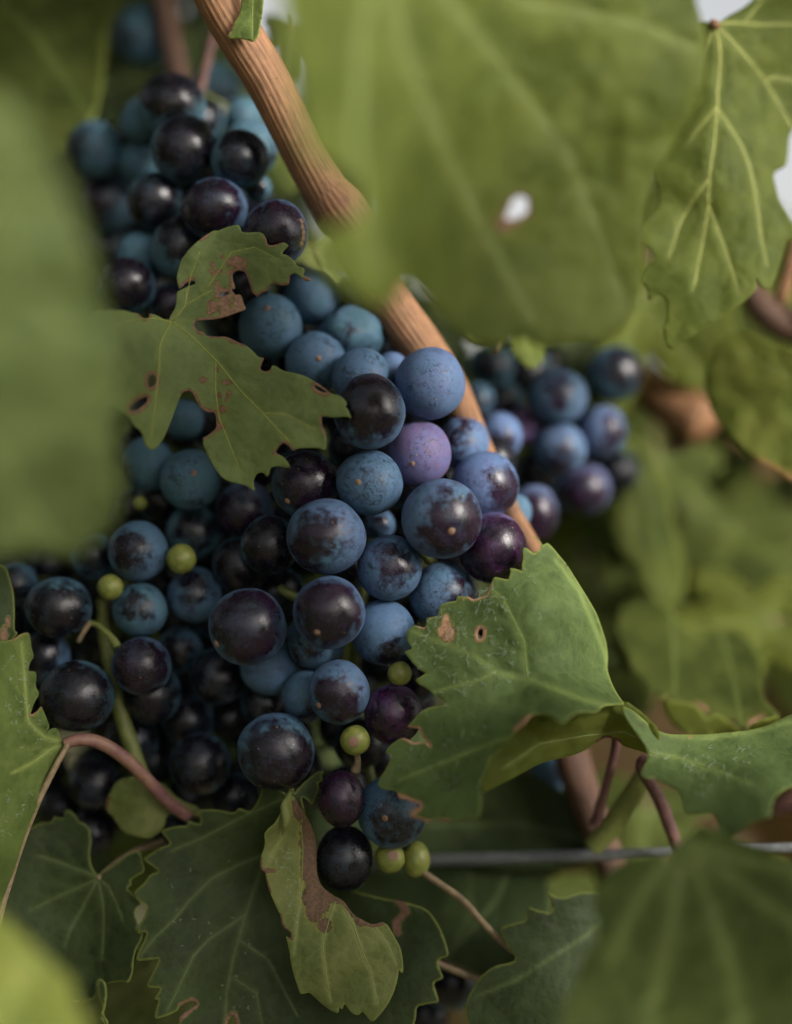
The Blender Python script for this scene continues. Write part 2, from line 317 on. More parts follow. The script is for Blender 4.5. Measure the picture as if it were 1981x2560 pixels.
def blade(parent, outline, zf, mat, veins=(), holes=(), step=7, brown=(), bedge=(), rim=1.0, thick=2.6, world=PW, rough_z=4.5,
          smooth_out=1, svein=(70, 130), name='blade', label=None, veinw=5.0, groove=3.0, vein_tube=M_VEIN, tube_r=2.4, vein_front=True):
    """veins: list of (polyline, width); brown: (x, y, rx, ry) blotches; bedge: polylines of scorched margin (x,y list, width)"""
    poly = resample(chaikin(outline, smooth_out), step)
    hp = [resample(chaikin(h, smooth_out), step) for h in holes]
    lo, hi = poly.min(0), poly.max(0)
    gx, gy = np.meshgrid(np.arange(lo[0], hi[0], step), np.arange(lo[1], hi[1], step * .866)); gx = gx + (np.arange(gx.shape[0]) % 2)[:, None] * step * .5
    g = np.stack([gx.ravel(), gy.ravel()], 1); g += RNG.uniform(-.15, .15, g.shape) * step
    k = inside(g, poly)
    for h in hp: k &= ~inside(g, h)
    g = g[k]; db, _ = segdist(g, poly, True)
    for h in hp: db = np.minimum(db, segdist(g, h, True)[0])
    g = g[db > step * .55]
    rings = [poly] + hp; pts = np.vstack(rings + [g]); edges = []; b = 0
    for r in rings:
        n = len(r); edges += [(b + i, b + (i + 1) % n) for i in range(n)]; b += n
    res = delaunay_2d_cdt([Vector(p) for p in pts], edges, [], 0, 1e-4)
    V = np.array([tuple(v) for v in res[0]]); F = np.array([f for f in res[2] if len(f) == 3])
    c = V[F].mean(1); k = inside(c, poly)
    for h in hp: k &= ~inside(c, h)
    F = F[k]; used = np.unique(F); mp = -np.ones(len(V), int); mp[used] = np.arange(len(used)); V = V[used]; F = mp[F]
    a = V[F]; ar = (a[:, 1, 0] - a[:, 0, 0]) * (a[:, 2, 1] - a[:, 0, 1]) - (a[:, 1, 1] - a[:, 0, 1]) * (a[:, 2, 0] - a[:, 0, 0])
    F[ar < 0] = F[ar < 0][:, ::-1]
    # masks
    vein_m = np.zeros(len(V)); gr = np.zeros(len(V)); allv = []
    for pl, wd in veins:
        d, t = segdist(V, pl); ww = wd * (1 - .6 * t) + .8
        vein_m = np.maximum(vein_m, np.exp(-(d / (ww + step * .25)) ** 2)); gr = np.maximum(gr, np.exp(-(d / (ww * 3)) ** 2) * (1 - .4 * t))
        if svein:
            for sv in side_veins(pl, svein[0], svein[1], len(allv)): allv.append((sv, wd * .33))
    for pl, wd in allv:
        d, t = segdist(V, pl); vein_m = np.maximum(vein_m, .26 * (1 - .6 * t) * np.exp(-(d / (wd + step * .35)) ** 2)); gr = np.maximum(gr, .55 * (1 - .5 * t) * np.exp(-(d / (wd * 3 + 8)) ** 2))
    do, _ = segdist(V, poly, True); rm = np.exp(-(do / 6.5)) * rim
    br = np.zeros(len(V))
    for h in hp:
        d, _ = segdist(V, h, True); br = np.maximum(br, 1.0 * np.exp(-(d / 9.) ** 2))
    for pl, wd in bedge:
        d, _ = segdist(V, pl); br = np.maximum(br, 1.05 * np.exp(-(d / wd) ** 2))
    for (x, y, rx, ry) in brown:
        e = ((V[:, 0] - x) / rx) ** 2 + ((V[:, 1] - y) / ry) ** 2; br = np.maximum(br, np.exp(-e * .75))
    def zfull(Q, grv):
        z = zf(Q) + groove * grv
        if rough_z:
            z = z + np.array([noise.noise(Vector((x / 55, y / 55, 3.1))) * rough_z + noise.noise(Vector((x / 170, y / 170, 9.1))) * rough_z * 2.2 for x, y in Q])
        return z
    z = zfull(V, gr)
    fr = world(np.column_stack([V, z])); bk = world(np.column_stack([V, z + thick])); n = len(V)
    # boundary walls
    e = np.vstack([F[:, [0, 1]], F[:, [1, 2]], F[:, [2, 0]]]); es = set(map(tuple, e.tolist())); wall = [(i, j) for i, j in es if (j, i) not in es]
    faces = [tuple(f[::-1]) for f in F.tolist()] + [tuple(i + n for i in f) for f in F.tolist()] + [(i, j, j + n, i + n) for i, j in wall]
    at = np.ones((2 * n, 4)); at[:, 0] = np.tile(vein_m, 2); at[:, 1] = np.tile(rm, 2); at[:, 2] = np.tile(br, 2)
    o = mesh_obj(name, np.vstack([fr, bk]), faces, mat, parent, True, at, label)
    if vein_tube:
        for pl, wd in veins:
            pr = [np.array(q, float) for q in pl]; q = []
            for i in range(len(pr) - 1):
                m_ = max(1, int(np.linalg.norm(pr[i + 1] - pr[i]) / 14))
                q += [pr[i] + (pr[i + 1] - pr[i]) * k_ / m_ for k_ in range(m_)]
            q.append(pr[-1]); q = np.array(q)
            ok = inside(q, poly)
            for h in hp: ok &= ~inside(q, h)
            # keep the leading run that is on the blade
            if not ok[1:3].all(): continue
            end = len(q)
            for i in range(2, len(q)):
                if not ok[i]: end = i; break
            q = q[:end]
            if len(q) < 4: continue
            g2 = 1 - .4 * np.linspace(0, 1, len(q)); zz = zfull(q, g2)
            r = (wd * .22) * (1 - .75 * np.linspace(0, 1, len(q)) * end / len(ok)) + .5
            off = -.1 if vein_front else thick
            tube('vein', np.column_stack([q, zz + off + (0 if vein_front else 0)]), r, vein_tube, parent, 6, world=world)
    return o

def tube(name, pts, rad, mat, parent=None, seg=10, ridges=0, world=PW, label=None, cap=True, smoothit=0, knobs=()):
    """pts: (n,3) photo x, y, depth; rad in photo px"""
    p = np.asarray(pts, float); r = np.broadcast_to(np.asarray(rad, float), (len(p),)).copy()
    for _ in range(smoothit):
        m = np.repeat(p, 2, 0)[1:-1]; a, b = p[:-1], p[1:]
        q = np.empty((len(a) * 2, 3)); q[0::2] = a * .75 + b * .25; q[1::2] = a * .25 + b * .75
        rr = np.empty(len(a) * 2); rr[0::2] = r[:-1] * .75 + r[1:] * .25; rr[1::2] = r[:-1] * .25 + r[1:] * .75
        p = np.vstack([p[:1], q, p[-1:]]); r = np.concatenate([r[:1], rr, r[-1:]])
    W = world(p); R = r * S
    if world is PW: R = R * (1 + p[:, 2] / DP)
    tan = np.gradient(W, axis=0); tan /= np.linalg.norm(tan, axis=1)[:, None] + 1e-12
    up = np.array([0, 1, 0.]) if abs(tan[0, 1]) < .9 else np.array([1., 0, 0]); V = []; A = []
    u = np.cross(tan[0], up); u /= np.linalg.norm(u)
    ln = np.concatenate([[0], np.cumsum(np.linalg.norm(W[1:] - W[:-1], axis=1))])
    for i in range(len(W)):
        u = u - tan[i] * (u @ tan[i]); u /= np.linalg.norm(u) + 1e-12; v = np.cross(tan[i], u)
        for j in range(seg):
            th = 2 * math.pi * j / seg; k = 1.0
            if ridges: k += .045 * abs(math.sin(th * ridges / 2 + .6 * math.sin(ln[i] * 60))) + .012 * noise.noise(Vector((th * 4, ln[i] * 200, 1)))
            else: k += .05 * noise.noise(Vector((math.cos(th) * 1.5, math.sin(th) * 1.5, ln[i] * 250)))
            V.append(W[i] + (u * math.cos(th) + v * math.sin(th)) * R[i] * k); A.append((j / seg, ln[i] * 10, 0, 1))
    F = []
    for i in range(len(W) - 1):
        for j in range(seg):
            a, b = i * seg + j, i * seg + (j + 1) % seg; F.append((a, b, b + seg, a + seg))
    if cap: F.append(tuple(range(seg))[::-1]); F.append(tuple((len(W) - 1) * seg + j for j in range(seg)))
    return mesh_obj(name, V, F, mat, parent, True, A, label)

def leaf(label, base, cat='leaf', group=None, name='vine_leaf'):
    return root(name, P(*base), label, cat, group)

# ------------------------------------------------------------------ ground
gm = NT('dry_vineyard_soil'); gco = gm.co(); gn = gm.noise(gco, 3, 6, .6).outputs[0]; gn2 = gm.noise(gco, 30, 4, .6).outputs[0]
gc = gm.mix(gm.step(gn, .4, .6), (.17, .13, .085), (.10, .12, .045)); gc = gm.mix(gm.step(gn2, .4, .7, 0, .6), gc, (.23, .19, .13))
gp = gm.princ(gc, .9, .2, gm.bump(gn2, .6, .03)); gm.l(gp.outputs[0], gm.out.inputs[0])
gv, gf = [], []
ax = [-3000, -600, -100, -20, -6] + [i * .5 for i in range(-8, 9)] + [6, 20, 100, 600, 3000]
for y in ax:
    for x in ax: gv.append((x, y, .03 * noise.noise(Vector((x * .7, y * .7, 0))) if abs(x) < 5 and abs(y) < 5 else 0))
na = len(ax)
for j in range(na - 1):
    for i in range(na - 1): gf.append((j * na + i, j * na + i + 1, (j + 1) * na + i + 1, (j + 1) * na + i))
g = mesh_obj('ground', gv, gf, gm.m); g['kind'] = 'structure'; g['label'] = 'dry soil and low grass under the vines'

# ------------------------------------------------------------------ canes, wire, twigs
t = root('vine_cane', P(520, -60, 60), 'thick tan ridged cane running diagonally behind the dark grapes', 'cane')
tube('bark', [(505, -120, 30), (530, -40, 40), (600, 90, 60), (665, 190, 85), (720, 300, 110), (775, 410, 135), (830, 500, 160), (868, 560, 175)],
     [62, 60, 56, 55, 54, 53, 58, 50], M_CANE, t, 96, 24, smoothit=2)
tube('node', [(815, 470, 150), (845, 515, 160), (880, 560, 170), (905, 600, 185)], [52, 66, 64, 52], M_CANE, t, 96, 24, smoothit=2)
tube('bark', [(868, 560, 175), (930, 680, 205), (985, 770, 235), (1050, 860, 250), (1125, 960, 250), (1175, 1060, 240), (1230, 1180, 235), (1290, 1300, 230), (1350, 1400, 225), (1400, 1480, 225)],
     [50, 52, 54, 54, 44, 33, 27, 23, 22, 22], M_CANE, t, 96, 24, smoothit=2)
t = root('vine_cane', P(420, 60, 900), 'blurred dark brown cane dropping behind the topmost grape', 'cane')
tube('bark', [(390, -150, 800), (415, 40, 800), (445, 180, 800), (480, 330, 780)], [32, 30, 28, 26], M_CANED, t, 24, 10, smoothit=2)
t = root('cane_stub', P(1740, 1050, 700), 'orange brown cut cane stub with a shaded side at the right', 'cane')
tube('bark', [(1560, 930, 1080), (1640, 985, 1000), (1710, 1030, 950), (1765, 1062, 900)], [44, 50, 60, 56], M_CANE, t, 32, 12, smoothit=1)
tube('shaded_side', [(1710, 1040, 960), (1700, 1090, 960), (1690, 1130, 960)], [40, 30, 18], M_CANED, t, 24, 10, smoothit=1)  # darker tube standing in for the shaded side of the stub
t = root('cane_stub', P(1920, 760, 700), 'pinkish brown bent cane at the right edge below the hanging leaf', 'cane')
tube('bark', [(1870, 715, 760), (1905, 765, 760), (1955, 808, 760), (2080, 850, 760)], [30, 40, 42, 40], M_CANED, t, 32, 12, smoothit=2)
t = root('vine_cane', P(1995, 520, 600), 'red brown cane at the far right edge beside a sky gap', 'cane')
tube('bark', [(2030, 480, 600), (1985, 640, 600), (1950, 760, 620)], [20, 18, 16], M_CANE, t, 20, 8, smoothit=1)
t = root('trellis_wire', P(1981, 2120, 100), 'grey metal trellis wire crossing behind the lower leaves', 'wire')
tube('strand', [(700, 2172, 620), (1080, 2152, 470), (1400, 2142, 360), (1700, 2132, 250), (1981, 2120, 160), (2300, 2108, 60)], [16, 15, 14.5, 14, 13.5, 13], M_WIRE, t, 16)
t = root('vine_shoot', P(1430, 1900, 450), 'thick reddish brown blurred shoot below the folded leaf', 'shoot')
tube('bark', [(1400, 1780, 420), (1430, 1900, 430), (1480, 2040, 440), (1540, 2190, 440)], [46, 44, 40, 36], M_CANED, t, 24, 10, smoothit=2)
t = root('leaf_stalk', P(1540, 1860, 200), 'thin dark purple stalk under the folded leaf', 'stalk')
tube('stem', [(1545, 1830, 150), (1535, 1900, 190), (1505, 2000, 230), (1490, 2060, 250)], [12, 11, 12, 15], M_TENDR, t, 10, smoothit=2)
t = root('leaf_stalk', P(1600, 1900, 200), 'olive green leaning stalk meeting the purple stalk', 'stalk')
tube('stem', [(1625, 1920, 220), (1580, 1990, 240), (1520, 2080, 260), (1480, 2120, 270)], [26, 27, 28, 26], leaf_mat('green_shoot_skin', (.07, .085, .018), (.09, .10, .025), tw=.1), t, 12, smoothit=2)
t = root('leaf_stalk', P(1605, 1900, 160), 'dark hooked stalk curling below the dusty leaf', 'stalk')
tube('stem', [(1640, 1905, 120), (1608, 1895, 130), (1598, 1918, 140), (1625, 1955, 150), (1655, 2010, 170), (1680, 2080, 190), (1700, 2130, 200)], [13, 13, 13, 15, 18, 17, 14], M_TENDR, t, 10, smoothit=2)
t = root('leaf_stalk', P(1960, 2000, 300), 'dark red stalk entering at the right edge above the wire', 'stalk')
tube('stem', [(1930, 2025, 330), (1965, 2010, 300), (2050, 1985, 260)], [22, 24, 24], M_TENDR, t, 12, smoothit=1)
t = root('tendril', P(1060, 2190, 100), 'tan woody tendril slanting down from the small green berries', 'tendril')
tube('stem', [(1050, 2175, 110), (1100, 2210, 105), (1160, 2250, 105), (1200, 2300, 110), (1245, 2345, 115), (1285, 2380, 120)], [9, 9, 9, 8.5, 9, 8], M_STEMB, t, 10, smoothit=2)
t = root('leaf_stalk', P(1890, 2500, 300), 'thin brown twig low between the two dark leaves', 'twig')
tube('stem', [(1075, 2400, 160), (1130, 2425, 165), (1210, 2455, 170), (1300, 2470, 180)], [8, 9, 9, 8], M_STEMB, t, 8, smoothit=1)
# dark flower remnant hanging in front of the top leaf
t = root('dried_tendril', P(1255, 700, -100), 'blurred dry brown bud and stalk hanging below the big top leaf', 'tendril')
tube('stem', [(1240, 880, 260), (1252, 800, 200), (1258, 740, 150)], [8, 7, 7], M_STEMB, t, 8, smoothit=1)
tube('bud', [(1258, 755, 150), (1256, 728, 140), (1258, 695, 135), (1264, 675, 135)], [10, 24, 22, 6], M_CANED, t, 12, smoothit=2)

# ------------------------------------------------------------------ grapes
def sphere(seg=40, rings=26, seed=0):
    V, F = [(0, 0, 1.0)], []
    for i in range(1, rings):
        ph = math.pi * i / rings
        for j in range(seg):
            th = 2 * math.pi * j / seg; v = Vector((math.sin(ph) * math.cos(th), math.sin(ph) * math.sin(th), math.cos(ph)))
            v *= 1 + .034 * noise.noise(v * 1.1 + Vector((seed * 3.7, 1, 2))) + .006 * noise.noise(v * 3.5 + Vector((seed, 0, 0))); V.append(tuple(v))
    V.append((0, 0, -1.0)); n = len(V)
    for j in range(seg): F.append((0, 1 + j, 1 + (j + 1) % seg)); F.append((n - 1, n - 1 - seg + (j + 1) % seg, n - 1 - seg + j))
    for i in range(rings - 2):
        for j in range(seg):
            a = 1 + i * seg + j; b = 1 + i * seg + (j + 1) % seg; F.append((a, a + seg, b + seg, b))
    return V, F
SV, SF = sphere()
def mk_mesh(name, V, F, mat):
    me = bpy.data.meshes.new(name); me.from_pydata(V, [], F); me.polygons.foreach_set('use_smooth', [True] * len(me.polygons)); me.materials.append(mat); return me
ME_GRAPE = mk_mesh('berry', SV, SF, M_GRAPE); ME_VAR = [ME_GRAPE] + [mk_mesh('berry', *sphere(seed=q_), M_GRAPE) for q_ in (1, 2, 3)]; ME_GREEN = mk_mesh('green_berry', SV, SF, M_GREEN)
def shrivel(v):
    v = Vector(v); n1 = noise.noise(v * 1.2 + Vector((5, 1, 2))); rid = 1 - abs(noise.noise(v * .62 + Vector((1.3, 7, 3.4)))) * 4.5
    k = 1 - .13 * max(0, rid) ** 2 - .17 * n1 - .035 * noise.noise(v * 3.5); return tuple(v * k)
V2, F2 = sphere(72, 48); ME_SHRIV = mk_mesh('shrivelled_berry', [shrivel(v) for v in V2], F2, M_GRAPE)

# x, y, rx, ry, z, dark patch size, patch dir (u right, v up), pink, blueness (cool light from the right painted into the bloom), scratch, kind, bunch
U, Mn, Lf, Rt, Bt = 'upper', 'main', 'left', 'right', 'back'
GR = [
 (358, 90, 76, 76, 900, .35, (-.4, 0), 0, .1, .2, 'g', U), (430, 265, 84, 83, 330, .82, (.2, .45), 0, .1, .1, 'g', U), (362, 303, 60, 60, 400, 0, (0, 0), 0, .0, .1, 'g', U),
 (462, 374, 84, 86, 240, .90, (.25, .15), 0, .2, .2, 'g', U), (237, 376, 72, 74, 450, .5, (-.7, .0), .15, .0, .1, 'g', U), (353, 405, 56, 56, 410, 0, (0, 0), .1, .0, .1, 'g', U),
 (600, 398, 73, 74, 230, .80, (.25, .25), 0, .1, .3, 'g', U), (623, 372, 72, 72, 360, .3, (.7, -.4), 0, .0, .1, 'g', U), (389, 505, 72, 75, 300, .8, (-.05, -.15), 0, .1, .2, 'g', U),
 (272, 507, 74, 78, 450, .7, (-.4, .1), .3, .1, .1, 'g', U), (537, 522, 82, 77, 180, .84, (-.3, .1), .25, .6, .3, 'g', U), (690, 583, 81, 84, 80, .8, (.0, .0), .4, .6, .3, 'g', U),
 (449, 620, 72, 80, 220, .75, (.2, .5), 0, .1, .2, 'g', U), (352, 645, 62, 70, 350, .1, (0, 0), 0, .0, .1, 'g', U), (315, 718, 74, 75, 250, .9, (-.1, .2), .1, .2, .4, 'g', U),
 (430, 765, 58, 56, 260, .8, (0, 0), .2, .3, .1, 'g', U), (540, 222, 62, 66, 700, .4, (.1, -.6), 0, .0, .1, 'g', U), (610, 292, 48, 50, 640, .1, (0, 0), 0, .0, .1, 'g', U),
 (470, 250, 55, 55, 900, .9, (0, 0), 0, 0, 0, 'g', U), (500, 300, 60, 60, 620, .9, (0, 0), 0, 0, 0, 'g', U), (560, 470, 60, 60, 420, .9, (0, 0), 0, 0, 0, 'g', U), (250, 620, 60, 60, 520, .9, (0, 0), 0, 0, 0, 'g', U),
 (645, 470, 34, 34, 330, .5, (0, 0), 0, .2, 0, 'g', U),
 (783, 743, 72, 72, 150, .15, (0, -.7), .1, .35, .2, 'g', Mn), (676, 817, 81, 81, 70, .12, (-.2, .7), .0, .3, .6, 'g', Mn), (895, 740, 55, 60, 270, .3, (0, 0), 0, .1, .1, 'g', Mn),
 (880, 830, 76, 60, 120, .25, (-.1, .0), 0, .2, .2, 's', Mn), (788, 905, 75, 76, 60, .12, (.8, .5), .1, .45, .3, 'g', Mn), (905, 945, 76, 76, 50, .05, (0, 0), .1, .55, .5, 'g', Mn),
 (980, 925, 42, 46, 170, 0, (0, 0), .3, .8, .1, 'g', Mn), (975, 870, 44, 46, 280, .5, (0, 0), 0, .4, .1, 'g', Mn), (1076, 959, 88, 91, 60, 0, (0, 0), .35, .75, .25, 'g', Mn),
 (924, 1029, 90, 95, -25, .80, (.0, .35), .15, .55, .8, 'g', Mn), (1047, 1134, 81, 83, 70, 0, (0, 0), .82, .9, .3, 'g', Mn), (1160, 1108, 64, 68, 180, .40, (-.2, .35), .3, .8, .2, 'g', Mn),
 (924, 1208, 84, 82, 10, .20, (.05, -.15), .05, .5, 1., 'g', Mn), (764, 1211, 85, 85, 50, .82, (.1, .1), .35, .25, .5, 'g', Mn), (1213, 1213, 86, 86, 100, .52, (.75, -.1), .4, .95, .1, 'g', Mn),
 (1105, 1297, 100, 101, -50, .66, (.4, -.15), .35, .6, .8, 'g', Mn), (815, 1342, 100, 96, -30, .60, (-.4, -.15), .3, .6, .9, 'g', Mn), (1232, 1370, 86, 90, 90, .95, (.3, -.3), .8, .9, .2, 'g', Mn),
 (974, 1419, 81, 83, 10, .45, (.35, .2), .25, .65, .7, 'g', Mn), (675, 1363, 72, 76, 90, .92, (0, 0), .05, .2, .5, 'g', Mn), (947, 1312, 42, 40, 190, .5, (0, 0), .2, .6, .1, 'g', Mn),
 (613, 1273, 74, 72, 180, .75, (-.3, -.3), .5, .5, .2, 'g', Mn), (603, 1413, 72, 74, 160, .92, (0, 0), 0, .2, .2, 'g', Mn), (1106, 1487, 84, 80, 100, .35, (.6, .3), .2, .5, .9, 'g', Mn),
 (619, 1568, 98, 97, -30, .84, (0, .1), .25, .55, .5, 'g', Mn), (823, 1531, 91, 92, -60, .78, (.0, .0), .35, .65, .7, 'g', Mn), (958, 1580, 80, 84, 40, .40, (.1, -.85), .05, .65, .1, 'g', Mn),
 (790, 1600, 74, 74, 90, .35, (-.7, -.3), .1, .4, .2, 'g', Mn), (847, 1731, 77, 82, -20, .62, (-.1, -.35), .3, .6, .4, 'g', Mn), (765, 1741, 60, 68, 90, .35, (.3, -.6), .1, .35, .3, 'g', Mn),
 (984, 1786, 72, 76, 20, .90, (.1, -.1), 1.0, .8, .4, 'g', Mn), (675, 1668, 76, 72, 130, .1, (-.6, .2), .05, .5, .1, 'g', Mn), (690, 1880, 97, 98, 0, .86, (.15, -.2), .15, .4, .3, 'g', Mn),
 (854, 1997, 60, 72, 0, 1.0, (0, 0), .7, .5, .3, 'g', Mn), (980, 2029, 86, 92, 50, .55, (.3, -.2), .0, .35, .1, 'g', Mn), (862, 2146, 71, 84, 90, 1.0, (0, 0), 0, .4, .2, 'g', Mn),
 (665, 1760, 62, 62, 210, .9, (0, 0), 0, .2, 0, 'g', Mn), (1045, 1690, 62, 62, 130, .7, (0, 0), .3, .5, 0, 'g', Mn), (545, 1690, 72, 72, 240, .9, (0, 0), 0, .3, 0, 'g', Mn), (700, 1480, 62, 62, 230, .9, (0, 0), 0, .3, 0, 'g', Mn),
 (870, 1420, 60, 60, 240, .8, (0, 0), 0, .3, 0, 'g', Mn), (880, 1120, 60, 60, 230, .8, (0, 0), 0, .3, 0, 'g', Mn), (690, 1080, 66, 66, 250, .8, (0, 0), 0, .3, 0, 'g', Mn), (580, 880, 66, 66, 260, .3, (0, 0), 0, .2, 0, 'g', Mn), (1010, 1210, 60, 60, 240, .8, (0, 0), 0, .3, 0, 'g', Mn),
 (900, 1860, 66, 66, 220, .9, (0, 0), 0, .3, 0, 'g', Mn), (740, 1920, 66, 66, 260, .9, (0, 0), 0, .3, 0, 'g', Mn), (1130, 1600, 66, 66, 240, .9, (0, 0), 0, .3, 0, 'g', Mn),
 (1205, 1588, 62, 62, 160, 1.0, (0, 0), 0, .2, 0, 'g', Mn), (560, 665, 58, 60, 250, .9, (0, 0), 0, .2, .1, 'g', Mn), (620, 720, 58, 60, 240, .8, (0, 0), 0, .2, .1, 'g', Mn), (520, 745, 60, 60, 230, .9, (0, 0), 0, .2, .1, 'g', Mn), (570, 800, 60, 60, 250, .7, (0, 0), 0, .2, .1, 'g', Mn), (630, 900, 60, 60, 240, .8, (0, 0), 0, .2, .1, 'g', Mn), (640, 610, 60, 60, 280, .9, (0, 0), 0, .2, .1, 'g', U), (500, 440, 58, 58, 380, .9, (0, 0), 0, .2, .1, 'g', U),  # filler berries coloured dark so the gaps and the pinhole look shaded
 (1000, 1684, 31, 31, 0, 0, (0, 0), 0, 0, 0, 'v', Mn), (888, 1851, 38, 38, -20, 0, (0, 0), 0, 0, 0, 'r', Mn), (975, 2146, 38, 38, 60, 0, (0, 0), 0, 0, 0, 'r', Mn), (1040, 2149, 36, 46, 80, 0, (0, 0), 0, 0, 0, 'v', Mn),
 (345, 1378, 76, 76, 140, .5, (-.3, .1), .1, .45, .1, 'g', Lf), (350, 1525, 70, 68, 150, .42, (-.1, .35), .0, .2, .2, 'g', Lf), (147, 1518, 83, 76, 150, .84, (.1, -.2), .0, .2, .3, 'g', Lf),
 (487, 1487, 68, 70, 210, .55, (.1, .5), .1, .45, .1, 'g', Lf), (485, 1331, 69, 70, 270, .6, (.2, .1), .0, .1, .1, 'g', Lf), (476, 1200, 76, 78, 170, .18, (.5, -.7), .0, .1, .4, 'g', Lf),
 (370, 1160, 65, 70, 240, .35, (-.7, -.3), .0, .1, .1, 'g', Lf), (460, 1050, 50, 52, 270, .1, (0, 0), .1, .1, .1, 'g', Lf), (520, 1060, 50, 54, 300, .5, (0, 0), .1, .1, .1, 'g', Lf),
 (354, 1665, 76, 73, 100, .85, (0, 0), .3, .45, .2, 'g', Lf), (378, 1735, 76, 74, 200, .9, (0, -.2), 0, .4, .2, 'g', Lf), (193, 1741, 93, 90, 110, .93, (0, 0), 0, .2, .2, 'g', Lf),
 (115, 1640, 60, 66, 220, .8, (-.3, .2), .0, .5, .1, 'g', Lf), (235, 1390, 60, 60, 250, .6, (0, 0), 0, .3, .1, 'g', Lf), (40, 1460, 55, 55, 330, .6, (0, 0), 0, .3, 0, 'g', Lf),
 (450, 1625, 58, 58, 280, .6, (0, 0), 0, .5, 0, 'g', Lf), (400, 1250, 58, 58, 350, .8, (0, 0), 0, .1, 0, 'g', Lf), (330, 1270, 50, 50, 380, .8, (0, 0), 0, .1, 0, 'g', Lf), (540, 1540, 60, 60, 300, .8, (0, 0), 0, .3, 0, 'g', Lf),
 (500, 1910, 76, 78, 230, .92, (0, 0), 0, .3, .2, 'g', Lf), (470, 1800, 66, 66, 300, .8, (0, 0), 0, .3, 0, 'g', Lf), (240, 1960, 70, 70, 300, 1., (0, 0), 0, .3, .2, 'g', Lf), (330, 1850, 66, 66, 320, .9, (0, 0), 0, .3, 0, 'g', Lf), (590, 1990, 60, 60, 320, .9, (0, 0), 0, .3, 0, 'g', Lf),
 (230, 2080, 60, 60, 350, 1., (0, 0), 0, .3, .2, 'g', Lf), (20, 1560, 56, 56, 330, .9, (0, 0), 0, .3, 0, 'g', Lf), (60, 1750, 60, 60, 350, .9, (0, 0), 0, .3, 0, 'g', Lf), (430, 2080, 56, 56, 360, .9, (0, 0), 0, .3, 0, 'g', Lf),
 (453, 1397, 38, 38, 110, 0, (0, 0), 0, 0, 0, 'v', Lf), (276, 1468, 33, 33, 110, 0, (0, 0), 0, 0, 0, 'v', Lf), (350, 1258, 19, 19, 220, 0, (0, 0), 0, 0, 0, 'v', Lf),
 (1397, 992, 72, 70, 560, .4, (.0, .1), .3, .5, .1, 'g', Rt), (1538, 934, 73, 70, 720, .7, (.5, .1), .1, .2, .1, 'g', Rt), (1400, 1122, 66, 66, 560, .5, (.1, -.4), .35, .6, .1, 'g', Rt),
 (1507, 1078, 60, 66, 620, .5, (.6, -.2), .45, .6, .1, 'g', Rt), (1250, 1091, 56, 62, 420, .4, (.1, -.4), .3, .9, .1, 'g', Rt), (1312, 1065, 45, 50, 560, .2, (0, 0), 1., .6, .1, 'g', Rt),
 (1228, 915, 58, 60, 680, .5, (0, 0), 0, .0, .1, 'g', Rt), (1310, 925, 66, 66, 700, .7, (0, 0), 0, .0, .1, 'g', Rt), (1460, 1222, 68, 66, 680, .7, (0, -.3), .6, .7, .1, 'g', Rt),
 (1335, 1285, 62, 74, 470, .8, (.2, -.4), .5, .6, .1, 'g', Rt), (1256, 1008, 55, 56, 640, .5, (0, 0), .1, .1, .1, 'g', Rt), (1196, 1000, 42, 46, 600, .4, (0, 0), .1, .3, .1, 'g', Rt),
 (1290, 1280, 40, 46, 260, .05, (0, 0), .1, .2, .1, 'g', Rt), (1420, 1215, 60, 60, 780, .8, (0, 0), 0, .4, .1, 'g', Rt), (1345, 1180, 60, 60, 660, .9, (0, 0), 0, .4, .1, 'g', Rt), (1540, 1180, 56, 56, 820, .9, (0, 0), 0, .4, .1, 'g', Rt),
 (1371, 1935, 48, 50, 560, .2, (0, 0), 0, .4, .1, 'g', Bt), (1128, 2457, 72, 70, 420, .6, (0, 0), 0, .4, .1, 'g', Bt), (1060, 2540, 62, 62, 450, .9, (0, 0), 0, .4, .1, 'g', Bt),
]
_rs = random.Random(5)          # inner berries of each bunch, coloured bloomless dark to paint shade into the gaps
_reg = {U: [(420, 220), (560, 280), (640, 400), (700, 540), (640, 640), (440, 780), (330, 740), (260, 560), (300, 400)], Mn: [(600, 700), (900, 700), (1050, 900), (1240, 1150), (1260, 1420), (1120, 1560), (1080, 1750), (960, 1900), (800, 2020), (600, 1940), (520, 1600), (540, 1200)],
        Lf: [(330, 1000), (560, 1000), (600, 1500), (600, 1900), (540, 2060), (170, 2060), (60, 1800), (20, 1420), (260, 1300)], Rt: [(1200, 890), (1380, 880), (1560, 960), (1540, 1200), (1440, 1290), (1300, 1320), (1200, 1100)]}
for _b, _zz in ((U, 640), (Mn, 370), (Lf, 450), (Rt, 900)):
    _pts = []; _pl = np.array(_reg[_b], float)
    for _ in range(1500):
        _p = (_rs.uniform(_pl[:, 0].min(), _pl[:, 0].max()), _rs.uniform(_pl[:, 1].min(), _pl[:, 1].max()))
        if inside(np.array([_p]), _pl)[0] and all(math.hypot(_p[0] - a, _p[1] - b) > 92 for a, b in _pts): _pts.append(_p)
    for _p in _pts: GR.append((round(_p[0]), round(_p[1]), 58, 60, _zz + _rs.uniform(-30, 60), 1.0, (0, 0), 0, .2, 0, 'g', _b))
